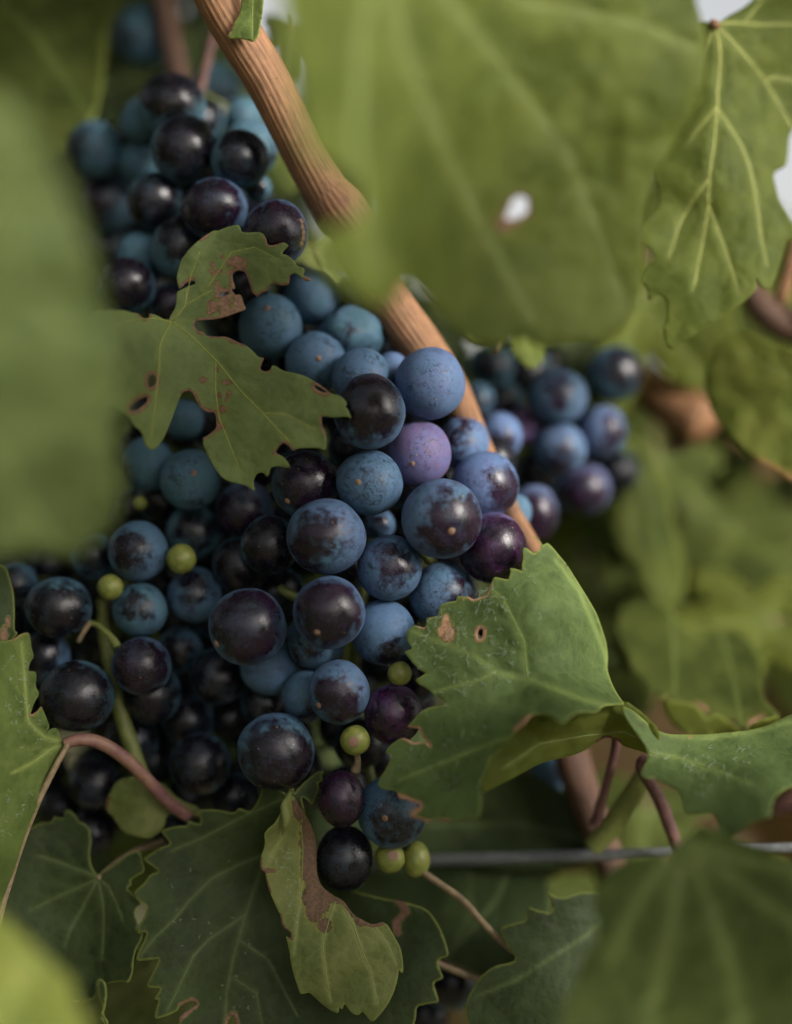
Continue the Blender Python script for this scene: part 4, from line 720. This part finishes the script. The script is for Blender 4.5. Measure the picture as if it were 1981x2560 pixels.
# --- dark leaf bottom left
R5 = leaf('dark green leaf at lower left whose pale veins meet a pinkish stalk', (244, 2200, 120))
o5 = tH([(100, 420), (290, 400), (340, 360), (480, 345), (490, 290), (540, 310), (580, 320), (590, 240), (640, 240), (690, 290), (720, 350), (760, 350), (820, 410), (835, 520), (815, 650), (830, 740), (880, 830), (960, 790), (1060, 720), (1160, 640), (1260, 605), (1290, 660), (1300, 720), (1320, 800), (1240, 840), (1185, 880), (1200, 920), (1155, 945),
  (1200, 1000), (1290, 1100), (1240, 1130), (1230, 1190), (1255, 1250), (1245, 1350), (1300, 1360), (1290, 1420), (1240, 1510), (1215, 1600), (1215, 1700), (1180, 1812), (1120, 1800), (1000, 1810), (985, 1830), (920, 1770), (890, 1800), (880, 1950), (700, 2000), (400, 1900), (100, 1500), (-100, 1300), (-100, 600)])
z5 = tps([(244, 2200, 130), (160, 2050, 180), (230, 2060, 150), (60, 2100, 160), (60, 2250, 130), (340, 2160, 120), (340, 2320, 60), (300, 2430, 30), (230, 2300, 130), (150, 2400, 120), (0, 2400, 110), (230, 2480, 70), (300, 2250, 100)])
v5 = [(tH([(885, 860), (780, 800), (680, 770), (500, 700), (340, 650)]), 4.5), (tH([(885, 870), (700, 950), (560, 1010), (400, 1090), (280, 1150)]), 5), (tH([(885, 880), (840, 960), (740, 1150), (640, 1330), (590, 1480)]), 4.5), (tH([(895, 880), (930, 1050), (945, 1200), (940, 1400), (930, 1600)]), 4.5), (tH([(900, 870), (980, 930), (1060, 1080), (1120, 1250)]), 3.5), (tH([(880, 850), (845, 790), (825, 740)]), 3.5)]
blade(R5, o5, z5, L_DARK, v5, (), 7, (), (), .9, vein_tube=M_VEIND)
tube('petiole', [(*tH([(885, 868)])[0], 128), (*tH([(1000, 770)])[0], 150), (*tH([(1130, 670)])[0], 180), (*tH([(1300, 580)])[0], 230), (*tH([(1480, 520)])[0], 300)], [6, 8, 9, 9, 9], M_STEMB, R5, 8, smoothit=2)
blade(R5, tH([(900, 1770), (960, 1800), (975, 1900), (960, 2040), (940, 2090), (1000, 2184), (960, 2200), (900, 2100), (940, 2040), (900, 1950), (885, 1850)]), tps([(260, 2450, 30), (270, 2550, 20), (240, 2500, 40), (280, 2480, 30)]), L_DARK, (), (), 6, name='curled_lobe', vein_tube=None)

# --- leaf at the left edge
R6 = leaf('bright olive leaf at the left edge joined to a purple stalk, speckled white', (165, 1860, 20))
o6 = tI([(-300, 700), (-100, 790), (100, 780), (180, 720), (255, 705), (270, 770), (275, 830), (300, 920), (262, 980), (245, 1050), (315, 1050), (322, 1110), (312, 1180), (350, 1250), (300, 1330), (265, 1440), (330, 1400), (362, 1350), (400, 1440), (440, 1540), (400, 1600), (445, 1555), (500, 1550), (530, 1600), (540, 1650), (575, 1690), (560, 1790), (480, 1950),
  (400, 2100), (300, 2300), (200, 2560), (100, 2900), (20, 3250), (-300, 3400), (-450, 2000)])
z6 = tps([(165, 1860, 20), (70, 1600, 0), (90, 1750, -10), (110, 1870, -10), (0, 1700, -90), (0, 1900, -150), (40, 2050, -80), (10, 2250, -20), (-80, 1800, -300), (-80, 2200, -200), (60, 1950, -60)])
v6 = [(tI([(600, 1690), (450, 1735), (300, 1850), (100, 1950)]), 6), (tI([(595, 1685), (400, 1640), (250, 1500), (215, 1100), (190, 800)]), 5)]
blade(R6, o6, z6, L_MID, v6, (), 7, (), [(tI([(265, 1440), (362, 1352)]), 4), (tI([(100, 780), (250, 705)]), 3)], .6)
tube('vein', [(*tI([(600, 1690)])[0], 10), (*tI([(520, 1830)])[0], -4), (*tI([(430, 2000)])[0], -10), (*tI([(330, 2200)])[0], -12), (62, 2085, -14), (35, 2165, -14), (12, 2240, -14), (-12, 2330, -20)], [7, 8, 8.5, 9, 9, 9, 9.5, 10], M_STEMB, R6, 10, smoothit=2)
tube('vein', [(55, 2080, -12), (25, 2110, -20), (-20, 2150, -30)], [6, 6, 6], M_STEM, R6, 8, smoothit=1)
tube('petiole', [(160, 1860, 15), (200, 1846, 20), (255, 1856, 40), (320, 1900, 70), (380, 1962, 100), (430, 2015, 130), (470, 2040, 160)], [13, 16, 17, 17, 17, 17, 16], M_PURP, R6, 14, smoothit=2)
fibres(R6, z6, tI([(10, 900), (240, 760), (290, 1100), (250, 1400), (480, 1580), (480, 1650), (200, 1750), (50, 1400)]), 50, 13, lmul=.6)
fibres(R6, z6, tI([(0, 2100), (300, 2100), (150, 2400), (20, 2700)]), 22, 14, lmul=.6)

# --- hanging leaf top right
R7 = leaf('hanging green leaf at upper right with yellow veins fanning from a pink joint', (1786, 62, 260))
o7 = tJ([(560, 128), (610, 152), (650, 132), (700, 95), (770, 60), (850, 0), (950, -150), (1400, -200), (1500, 700), (1120, 760), (1075, 850), (1070, 950), (1060, 1030), (975, 1070), (1000, 1180), (1012, 1235), (1094, 1370), (1150, 1500), (1060, 1480), (1030, 1600), (980, 1760), (960, 1800), (900, 1790), (860, 1720), (880, 1790), (800, 1870),
  (700, 1950), (600, 2000), (450, 2100), (330, 2180), (290, 2050), (320, 1950), (310, 1860), (260, 1820), (200, 1870), (195, 1790), (135, 1740), (190, 1650), (240, 1600), (200, 1530), (120, 1500), (130, 1420), (200, 1350), (260, 1290), (270, 1200), (200, 1000), (150, 800), (240, 500), (350, 300), (480, 150)])
z7 = tps([(1786, 62, 250), (1790, 260, 240), (1770, 450, 220), (1900, 200, 290), (1981, 50, 330), (1960, 300, 320), (1880, 450, 240), (1950, 560, 250), (1700, 550, 250), (1650, 600, 230), (1750, 700, 200), (1690, 850, 190), (1880, 700, 200), (1650, 200, 320), (1980, -60, 400)])
v7 = [(tJ([(612, 150), (640, 260), (648, 380), (632, 560), (628, 670), (612, 880), (580, 1100), (575, 1270), (540, 1500), (480, 1800)]), 9), (tJ([(612, 150), (560, 290), (500, 410), (450, 560)]), 6), (tJ([(615, 150), (700, 230), (800, 340), (920, 490), (1000, 620), (1090, 780)]), 8), (tJ([(628, 660), (570, 730), (510, 800), (460, 890)]), 5),
      (tJ([(628, 670), (700, 770), (780, 900), (830, 1030), (870, 1200), (900, 1450), (940, 1650)]), 5), (tJ([(920, 490), (1000, 475), (1150, 500)]), 5), (tJ([(615, 145), (750, 140), (900, 152), (1150, 145)]), 6), (tJ([(578, 1110), (480, 1240), (400, 1380), (330, 1600)]), 5), (tJ([(575, 1270), (680, 1550), (760, 1800)]), 4), (tJ([(800, 140), (860, 60), (930, -40)]), 4)]
blade(R7, o7, z7, L_FORE, v7, (), 8, (), (), .6, vein_tube=M_VEINY, svein=(90, 160), groove=6, rough_z=6)
tube('joint', [(1778, 52, 243), (1788, 60, 238), (1798, 66, 243)], [7, 13, 7], M_CANE, R7, 8, smoothit=1)

# --- small leaf at the top by the cane
R9 = leaf('small green leaf tip with yellow edge lying on the cane at the top', (650, 0, 30))
blade(R9, tL([(1068, -60), (1065, 0), (1060, 45), (1050, 85), (1020, 130), (983, 206), (1040, 202), (1090, 208), (1125, 224), (1155, 192), (1166, 130), (1178, 60), (1182, 0), (1190, -120), (1080, -120)]), tps([(620, 90, -40), (650, 40, -35), (640, -30, -40), (605, 0, -30), (635, 100, -45), (590, 95, -30)]), L_MID, [(tL([(1130, -80), (1120, 80), (1122, 215)]), 3)], (), 5, (), [(tL([(1020, 130), (985, 205)]), 4)], 1.0)
# --- thin dark leaf at the left edge
R10 = leaf('narrow dark green leaf with a tan scorched spot at the left frame edge', (5, 1610, 20))
blade(R10, tI([(-250, 60), (0, 100), (60, 140), (95, 260), (120, 350), (132, 500), (127, 690), (162, 715), (110, 775), (40, 855), (0, 800), (-200, 700)]), tps([(0, 1420, 60), (35, 1500, 30), (30, 1600, 20), (0, 1550, 0), (-60, 1500, -20)]), L_DARK, (), (), 6, [(*tI([(70, 620)])[0], 5, 13), (*tI([(35, 720)])[0], 8, 16)], (), 1.0, vein_tube=None)

# --- small green leaf under the purple stalk
R11 = leaf('small rounded olive leaf beneath the purple stalk, in shade', (420, 2020, 200))
blade(R11, tF([(-130, 100), (60, 60), (250, 120), (400, 270), (560, 330), (600, 420), (480, 440), (370, 385), (300, 400), (260, 540), (150, 600), (50, 585), (-80, 540), (-150, 430), (-225, 360), (-215, 260)]), tps([(300, 2000, 150), (360, 2080, 140), (420, 2000, 170), (480, 2040, 190), (280, 2040, 170)]), L_OLD, (), (), 8, (), [(tF([(560, 420), (370, 385)]), 6), (tF([(-225, 360), (-215, 260)]), 8)], .5, vein_tube=None)

# --- behind lower right
R8 = leaf('dull green leaf with a toothed left edge behind the blurred lower right leaf', (1500, 2400, 60))
blade(R8, tK([(280, 1045), (340, 940), (400, 890), (490, 870), (500, 850), (460, 800), (425, 722), (510, 700), (545, 690), (548, 630), (600, 650), (660, 660), (650, 600), (622, 562), (700, 600), (800, 560), (1000, 600), (1200, 900), (1200, 1350), (330, 1350), (290, 1120)]), tps([(1170, 2500, 60), (1250, 2320, 90), (1370, 2240, 110), (1600, 2300, 200), (1400, 2500, 60), (1300, 2640, 40), (1600, 2600, 150)]), L_DARK, [(tK([(1100, 500), (800, 760), (500, 950), (330, 1020)]), 5)], (), 8, (), (), 1.0, vein_tube=M_VEIND)
R14 = leaf('deeply shaded olive brown leaf behind the tendril', (1200, 2150, 200))
blade(R14, tK([(-230, 560), (-60, 440), (100, 420), (400, 380), (600, 430), (650, 560), (640, 900), (500, 1000), (350, 950), (200, 885), (150, 862), (-50, 800), (-200, 700)]), tps([(900, 2200, 560), (1100, 2200, 540), (1300, 2200, 520), (1100, 2400, 300), (1350, 2400, 320)]), L_DARK, [(tK([(500, 400), (420, 600), (200, 860)]), 5), (tK([(300, 420), (310, 650), (200, 860)]), 4)], (), 10, (), [(tK([(160, 865), (350, 945)]), 8)], .3, vein_tube=M_VEIND)
R13 = leaf('dark green leaf in shadow between the wire and the folded leaf', (1250, 2050, 350))
blade(R13, [(1060, 1980), (1200, 1900), (1330, 1930), (1420, 1990), (1500, 2030), (1500, 2130), (1440, 2170), (1250, 2180), (1060, 2150), (1000, 2080)], tps([(1060, 2050, 560), (1250, 1950, 540), (1450, 2080, 480), (1250, 2150, 520), (1200, 2060, 560)]), L_DARK, [([(1480, 2100), (1300, 2060), (1060, 2060)], 4)], (), 12, (), (), .4, vein_tube=M_VEIND)
R12 = leaf('blurred grey green leaf with a toothed lower edge above the dusty right lobe', (1880, 1700, 300))
o12 = tE([(0, 250), (60, 100), (250, 50), (480, 150), (560, 300), (700, 380), (900, 330), (1100, 350), (1250, 600), (1250, 900), (1350, 1005), (1392, 1050), (1370, 1080), (1250, 1070), (1150, 1130), (1130, 1190), (1080, 1190), (1000, 1100), (930, 1080), (880, 1050), (800, 1080), (740, 1010), (680, 960), (600, 945), (520, 930), (450, 890), (380, 920), (350, 860), (270, 850), (230, 770),
  (150, 680), (100, 600), (110, 560), (30, 450)])
blade(R12, o12, tps([(1560, 1600, 600), (1660, 1740, 400), (1780, 1790, 320), (1860, 1820, 290), (1940, 1780, 330), (1700, 1550, 720), (1850, 1600, 700), (1600, 1500, 800)]), L_BACK, [(tE([(480, 160), (500, 500), (510, 920)]), 5), (tE([(900, 350), (1000, 700), (1080, 1150)]), 4)], (), 9, (), [(tE([(680, 960), (760, 1000)]), 8), (tE([(1150, 1120), (1260, 1070)]), 8)], .7)
blade(R12, tE([(380, 900), (520, 930), (700, 960), (780, 1080), (880, 1040), (1080, 1180), (1000, 1215), (600, 1220), (450, 1100)]), tps([(1680, 1770, 330), (1800, 1810, 300), (1850, 1830, 280), (1700, 1830, 330)]), L_UNDER, (), (), 10, name='folded_underside', vein_tube=None)
blade(R12, tE([(1130, 1195), (1150, 1130), (1260, 1080), (1390, 1060), (1400, 1090), (1300, 1150)]), tps([(1880, 1820, 240), (1950, 1790, 250), (1900, 1810, 235)]), L_UNDER, (), (), 8, name='folded_underside', vein_tube=None)

# ------------------------------------------------------------------ big blurred foreground leaves
F3 = leaf('very large blurred green leaf across the top centre with a small eaten hole', (1000, -60, -900))
of3 = [(700, -200), (690, -20), (720, 120), (740, 260), (770, 380), (800, 405), (850, 430), (900, 470), (905, 530), (860, 560), (770, 600), (800, 670), (880, 740), (972, 780), (1010, 700), (1060, 745), (1110, 800), (1180, 860), (1230, 880), (1300, 840), (1360, 870), (1420, 850), (1480, 860), (1550, 830), (1600, 740), (1612, 620), (1610, 520), (1640, 430), (1700, 330), (1760, 230), (1770, 100), (1740, 0), (1700, -200)]
zf3 = tps([(700, 0, -1450), (760, 300, -1450), (850, 500, -1350), (960, 740, -1100), (1100, 780, -820), (1290, 520, -600), (1300, 830, -620), (1560, 850, -520), (1640, 600, -500), (1700, 150, -540), (1200, 200, -760), (1000, -150, -1050), (1500, 400, -540), (1100, 450, -840), (1500, -150, -640)])
blade(F3, of3, zf3, L_FORE, [([(960, -180), (1000, 100), (1080, 300), (1200, 560), (1330, 800)], 17), ([(960, -180), (900, 100), (890, 400), (940, 680)], 15), ([(980, -180), (1200, 100), (1420, 380), (1560, 760)], 17), ([(1000, -180), (1300, 0), (1600, 60), (1740, 120)], 10)], [[(1262, 548), (1274, 520), (1282, 496), (1304, 488), (1322, 498), (1318, 514), (1322, 528), (1302, 542), (1280, 548)]], 16, [(1262, 560, 26, 16)], (), .4, thick=3, rough_z=8, svein=(150, 240), groove=8, vein_tube=M_VEIN)
F1 = leaf('broad soft-focus green leaf covering the left side in the foreground', (-100, 500, -1300))
of1 = [(-500, 100), (-200, 200), (0, 230), (70, 280), (120, 380), (170, 470), (200, 560), (235, 660), (260, 780), (290, 900), (305, 1010), (280, 1100), (300, 1200), (290, 1300), (230, 1360), (180, 1400), (120, 1370), (40, 1390), (-60, 1400), (-400, 1420), (-700, 900)]
zf1 = tps([(0, 300, -1700), (200, 600, -1500), (290, 900, -1350), (290, 1250, -1150), (150, 1380, -1150), (0, 1350, -1300), (0, 800, -1600), (-300, 800, -1900), (-400, 1400, -1700)])
blade(F1, of1, zf1, L_FORE2, [([(-450, 600), (-200, 750), (50, 900), (270, 1000)], 12), ([(-450, 600), (-200, 900), (0, 1150), (150, 1370)], 12), ([(-450, 600), (-200, 520), (0, 500), (150, 520)], 10)], (), 18, (), (), .5, thick=3, rough_z=14, svein=(150, 220), groove=10, vein_tube=M_VEIN)
F1b = leaf('darker blurred green leaf filling the top left corner behind the broad left leaf', (0, 0, 300))
blade(F1b, [(-300, -200), (330, -200), (320, -40), (270, 60), (260, 200), (240, 300), (150, 380), (60, 420), (-300, 420)], tps([(0, 0, 900), (300, 0, 900), (250, 300, 700), (0, 400, 700), (-200, 100, 900)]), L_BACK, [([(-100, -100), (100, 100), (230, 300)], 6)], (), 16, rough_z=12, groove=6)
F4 = leaf('large blurred dark leaf at the lower right, veins spreading from one point by the wire', (1700, 2130, -450))
of4 = [(1700, 2100), (1760, 2060), (1850, 2100), (1981, 2150), (2150, 2200), (2300, 2400), (2300, 2900), (1300, 2900), (1330, 2700), (1400, 2560), (1440, 2430), (1500, 2330), (1480, 2240), (1530, 2170), (1600, 2140), (1660, 2150)]
zf4 = tps([(1700, 2110, -560), (1600, 2200, -620), (1450, 2500, -850), (1700, 2400, -760), (1900, 2200, -640), (2100, 2300, -700), (1700, 2700, -950), (2000, 2600, -900), (1350, 2800, -950)])
blade(F4, of4, zf4, leaf_mat('leaf_foreground_deep', (.066, .098, .022), (.095, .130, .030), vein=(.34, .40, .12), trans=(.16, .22, .02), tw=.35), [([(1700, 2115), (1680, 2300), (1640, 2500), (1590, 2750)], 24), ([(1705, 2115), (1760, 2230), (1830, 2420), (1870, 2700)], 24), ([(1705, 2115), (1850, 2210), (2000, 2320), (2150, 2500)], 20), ([(1700, 2110), (1850, 2150), (2050, 2190)], 17), ([(1695, 2115), (1600, 2250), (1530, 2400)], 17)], (), 16, (), (), .3, thick=3, rough_z=14, svein=(160, 220), groove=10, vein_tube=M_VEIN)
F5 = leaf('bright yellow-green blurred leaf in the bottom left corner', (-60, 2600, -1300))
blade(F5, [(-300, 2150), (-80, 2230), (30, 2310), (100, 2380), (190, 2460), (180, 2500), (230, 2560), (260, 2700), (200, 3000), (-400, 3000)], tps([(0, 2300, -1150), (180, 2470, -1150), (0, 2560, -1300), (230, 2700, -1300), (-200, 2300, -1300), (-200, 2900, -1500)]), L_YEL, [([(-200, 2800), (-50, 2600), (80, 2420)], 10)], (), 18, (), (), .3, thick=3, rough_z=10, groove=8)
F6 = leaf('glossy yellow-green blurred leaf with a reddish tip at the right edge', (1981, 860, 420))
blade(F6, [(1760, 930), (1800, 850), (1860, 820), (1940, 860), (2000, 880), (2200, 900), (2200, 1200), (2020, 1210), (1975, 1205), (1930, 1170), (1870, 1140), (1810, 1080), (1770, 1010)], tps([(1780, 940, 520), (1900, 860, 470), (2000, 920, 380), (1980, 1190, 360), (1850, 1050, 430), (2100, 1050, 360)]), L_YEL, [([(2150, 900), (1980, 940), (1850, 880)], 5)], (), 10, (), [([(1900, 1165), (1975, 1205), (2020, 1210)], 22)], .5, rough_z=8)

R15 = leaf('narrow curled pale olive leaf hanging blurred right of the back bunch', (1580, 1130, 600))
blade(R15, [(1530, 1120), (1570, 1095), (1610, 1110), (1650, 1180), (1675, 1260), (1690, 1340), (1720, 1430), (1700, 1500), (1650, 1520), (1610, 1450), (1590, 1370), (1600, 1290), (1590, 1210), (1560, 1160)], tps([(1550, 1120, 840), (1650, 1200, 920), (1600, 1300, 840), (1690, 1340, 940), (1650, 1480, 880), (1700, 1450, 980)]), L_BACK, [([(1560, 1120), (1620, 1220), (1640, 1350), (1670, 1480)], 5)], (), 10, rough_z=8)
# ------------------------------------------------------------------ leaves further back
def lobed(n=5, seed=0):
    rs = random.Random(seed); out = []; N = 150
    lobes = [(90, 1.0, 30), (28, .86, 26), (152, .86, 26), (-32, .66, 28), (212, .66, 28)]
    for i in range(N):
        a = -82 + 344 * i / (N - 1); r = .34
        for c, h, wd in lobes:
            d = abs(a - c); r = max(r, .42 + (h - .42) * max(0, 1 - (d / wd) ** 1.6) if d < wd else .42 * max(0.8, 1 - max(0, abs(a - 90) - 150) / 60))
        r *= 1 + (.075 if i % 2 else -.03) * rs.uniform(.5, 1.3)
        out.append((500 * r * math.cos(math.radians(a)), 500 * r * math.sin(math.radians(a))))
    out.append((0, -40)); return out
LT = [lobed(5, s) for s in range(3)]
def placed_leaf(x, y, z, size, nrm, roll, mat, label, seed, step=26, group=None, bend=1.0):
    """one lobed leaf, size = length in photo px at its depth; nrm = direction its face looks"""
    r = leaf(label, (x, y, z), group=group); rs = random.Random(seed); k = (1 + z / DP)
    q = Vector(nrm).normalized().to_track_quat('Z', 'Y'); q = q @ Quaternion((0, 0, 1), math.radians(roll)); Mx = np.array(q.to_matrix()); c = np.array(P(x, y, z)); s = size / 900 * S * k
    bx, by, ph = rs.uniform(.35, .8) * bend, rs.uniform(-.5, .6) * bend, rs.uniform(0, 6)
    def wf(a):
        return c + (np.column_stack([a[:, 0], a[:, 1], -a[:, 2]]) * s) @ Mx.T
    def zf(q_):
        X_, Y_ = q_[:, 0] / 500, q_[:, 1] / 500
        return 130 * bx * np.abs(X_) ** 1.5 + 150 * by * (Y_ - .3) ** 2 + 26 * np.sin(X_ * 5 + ph) * Y_
    vs = [([(0, -30), (0, 180), (0, 460)], 9), ([(0, -30), (200, 80), (390, 190)], 8), ([(0, -30), (-200, 80), (-390, 190)], 8), ([(0, -30), (140, -100), (260, -170)], 7), ([(0, -30), (-140, -100), (-260, -170)], 7)]
    blade(r, LT[seed % 3], zf, mat, vs, (), step, (), (), .6, thick=4, world=wf, rough_z=10, svein=(90, 130), groove=8, vein_tube=M_VEIN)
    tube('petiole', [(0, -30, 5), (5, -160, 60), (30, -330, 170)], [7, 7, 8], M_STEMB, r, 8, world=wf, smoothit=1)
    return r
PL = [
 (300, 40, 1500, 620, (.1, -1, .1), 185, L_DARK, 'dark leaf in the top left behind the highest grape'),
 (530, 40, 1500, 260, (.1, -1, .1), 170, L_DARK, 'dark leaf behind the cane at the top edge'),
 (200, 1080, 620, 420, (.1, -1, .2), 185, L_DARK, 'dark leaf just past the edge of the broad left leaf'),
 (600, 250, 1100, 260, (.1, -1, .2), 185, L_DARK, 'dark leaf between the cane and teal upper grapes'),
 (1630, 470, 720, 300, (.1, -1, .2), 185, L_UNDER, 'olive leaf between the big top leaf and the hanging right leaf'),
 (1110, 790, 900, 330, (.1, -1, .3), 190, L_DARK, 'dark leaf between the lower cane and the back bunch'),
 (1420, 860, 1150, 420, (.1, -1, .3), 175, L_DARK, 'dark leaf directly above the blurred back bunch'),
 (480, 330, 1150, 520, (.1, -1, .2), 185, L_DARK, 'dark leaf behind the grapes next to the cane'),  # x, y, z, size, normal, roll, material, label
 (1500, 1500, 1100, 620, (-.3, -1, .5), 200, L_BACK, 'blurred mid green leaf behind the tip of the dusty leaf'),
 (1640, 1160, 1300, 520, (.2, -1, .6), 160, L_BACK, 'blurred green leaf below the orange cut stub'),
 (1850, 1330, 1500, 640, (.1, -1, .8), 220, L_BACK, 'pale blurred leaf right of centre above the toothed leaf'),
 (1900, 1550, 900, 560, (-.2, -1, 1.2), 100, L_UNDER, 'dark yellow-green blurred leaf above the grey green leaf'),
 (1760, 640, 1100, 620, (-.1, -.9, .2), 180, L_UNDER, 'shaded yellow-green leaf behind the hanging right leaf'),
 (1600, 760, 820, 560, (.2, -1, .0), 160, L_UNDER, 'dark olive leaf behind the lower edge of the big top leaf'),
 (2020, 620, 700, 360, (-.3, -1, .2), 190, L_YEL, 'yellow-green leaf beyond the sky gap at the right edge'),
 (1960, 60, 650, 300, (-.5, -1, .1), 200, L_DARK, 'dark blue green leaf in the top right corner'),
 (1300, 760, 420, 330, (.1, -1, .6), 185, L_YEL, 'small lit yellow-green leaf between the cane and blurred bunch'),
 (800, 640, 420, 230, (.3, -1, .6), 200, L_OLD, 'yellow-green leaf glimpsed beneath the cane knot'),
 (740, 90, 700, 260, (.2, -1, .4), 170, L_BACK, 'small grey green blurred leaf beside the sky slit at the top'),
 (470, 110, 1250, 430, (.1, -1, .2), 185, L_DARK, 'dark leaf behind the topmost blurred grape'),
 (650, 330, 700, 330, (.3, -1, .5), 200, L_BACK, 'grey green blurred leaf right of the cane near the top'),
 (160, 300, 1100, 640, (.2, -1, .3), 190, L_DARK, 'dark blurred leaf above the leftmost grapes'),
 (1620, 2040, 900, 480, (0, -1, .6), 170, L_BACK, 'pale green blurred leaf behind the stalks'),
 (1850, 2260, 500, 460, (-.2, -1, .9), 200, L_UNDER, 'yellow-green leaf behind the wire at the lower right'),
 (1330, 2300, 620, 560, (.1, -1, .6), 180, L_BACK, 'dull blurred leaf under the wire at bottom centre'),
 (100, 2250, 700, 560, (.1, -1, .6), 180, L_DARK, 'deep shade leaf behind the lower left leaf'),
 (420, 2420, 600, 500, (.1, -1, .6), 180, L_OLD, 'brownish leaf in the dark gap at bottom left'),
 (1250, 1560, 800, 620, (.1, -1, .5), 190, L_DARK, 'dark leaf directly behind the dusty leaf'),
 (330, 640, 1000, 700, (0, -1, .4), 185, L_DARK, 'dark leaf behind the upper grape cluster'),
 (760, 1050, 800, 700, (0, -1, .4), 170, L_DARK, 'dark leaf hidden deep behind the central bunch'),
 (520, 1750, 850, 760, (0, -1, .4), 185, L_DARK, 'dark leaf in black shade behind the lower left bunch'),
 (150, 1450, 800, 640, (0, -1, .4), 195, L_DARK, 'dark leaf behind the left berries near the frame edge'),
 (860, 1900, 700, 640, (0, -1, .4), 175, L_DARK, 'dark leaf behind the lowest central grapes'),
]
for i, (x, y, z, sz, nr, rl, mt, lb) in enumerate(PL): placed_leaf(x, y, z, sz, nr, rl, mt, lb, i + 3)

# distant foliage: one mass of leaves beyond the row, with the sky gaps left open
gaps = [(672, 20, 34), (1815, 10, 50), (1955, 450, 30), (1298, 518, 34)]
def leaf_mass(name, label, boxes, seed, mat, keep):
    rs = random.Random(seed); V, F, A = [], [], []; lo = LT[0][::3]; n = len(lo)
    for (x0, x1, y0, y1, z0, z1, cnt) in boxes:
        for _ in range(cnt):
            z = rs.uniform(z0, z1); x = rs.uniform(x0, x1); y = rs.uniform(y0, y1); sz = rs.uniform(450, 850)
            if not keep(x, y, z, sz, rs): continue
            c = P(x, y, 0) + Vector((0, z * S, 0)) if z < 0 else P(x, y, z)
            nr = Vector((rs.gauss(0, .5), -1 + rs.gauss(0, .5), .35 + rs.gauss(0, .45))).normalized()
            q = nr.to_track_quat('Z', 'Y') @ Quaternion((0, 0, 1), rs.uniform(2.2, 4.1)); s = sz / 900 * S; b = len(V); tone = rs.random(); cup = rs.uniform(-.4, .5)
            V.append(tuple(c + q @ Vector((0, 60 * s, 0)))); A.append((0, 0, 0, 1))
            for (px, py) in lo:
                r2 = (px * px + py * py) / 250000; V.append(tuple(c + q @ Vector((px * s, py * s, cup * 160 * r2 * s)))); A.append((0, .5 * tone, 0, 1))
            F += [(b, b + 1 + i, b + 1 + (i + 1) % n) for i in range(n)]
    o = mesh_obj(name, V, F, mat, None, False, A); o['kind'] = 'stuff'; o['label'] = label; o['category'] = 'foliage'; return o
def clear_of_gaps(x, y, z, sz, rs):
    half = sz * .56 / (1 + z / DP)
    return not any(math.hypot(x - a, y - b) < half + c + 150 * z / (DP + z) for a, b, c in gaps)
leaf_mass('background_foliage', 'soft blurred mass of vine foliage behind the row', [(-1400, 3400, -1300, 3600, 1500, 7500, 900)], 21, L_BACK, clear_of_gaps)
leaf_mass('dark_foliage', 'darkest blurred leaves among the foliage behind the row', [(-1400, 3400, -1300, 3600, 1400, 6500, 700)], 22, L_DARK, clear_of_gaps)  # deeper green leaves mixed in to vary the tone
leaf_mass('withered_foliage', 'scattered brownish blurred leaves in the foliage behind the row', [(1100, 3000, 300, 3000, 1350, 4500, 110)], 23, leaf_mat('leaf_withered', (.085, .050, .030), (.12, .075, .035), trans=(.14, .08, .02), tw=.3), clear_of_gaps)
# unseen leaves added out of frame, above, left and right, to block the light
leaf_mass('added_shade_foliage', 'unseen leaves added above and beside the bunches to shade them', [(-1600, 3200, -2400, -650, -300, 1900, 460), (-2400, -650, -400, 3400, -1200, 1700, 300), (2150, 2600, 0, 1800, -1950, -1450, 60), (2150, 2700, 1200, 2000, -1450, -1050, 34)], 33, L_BACK, lambda *a: True)
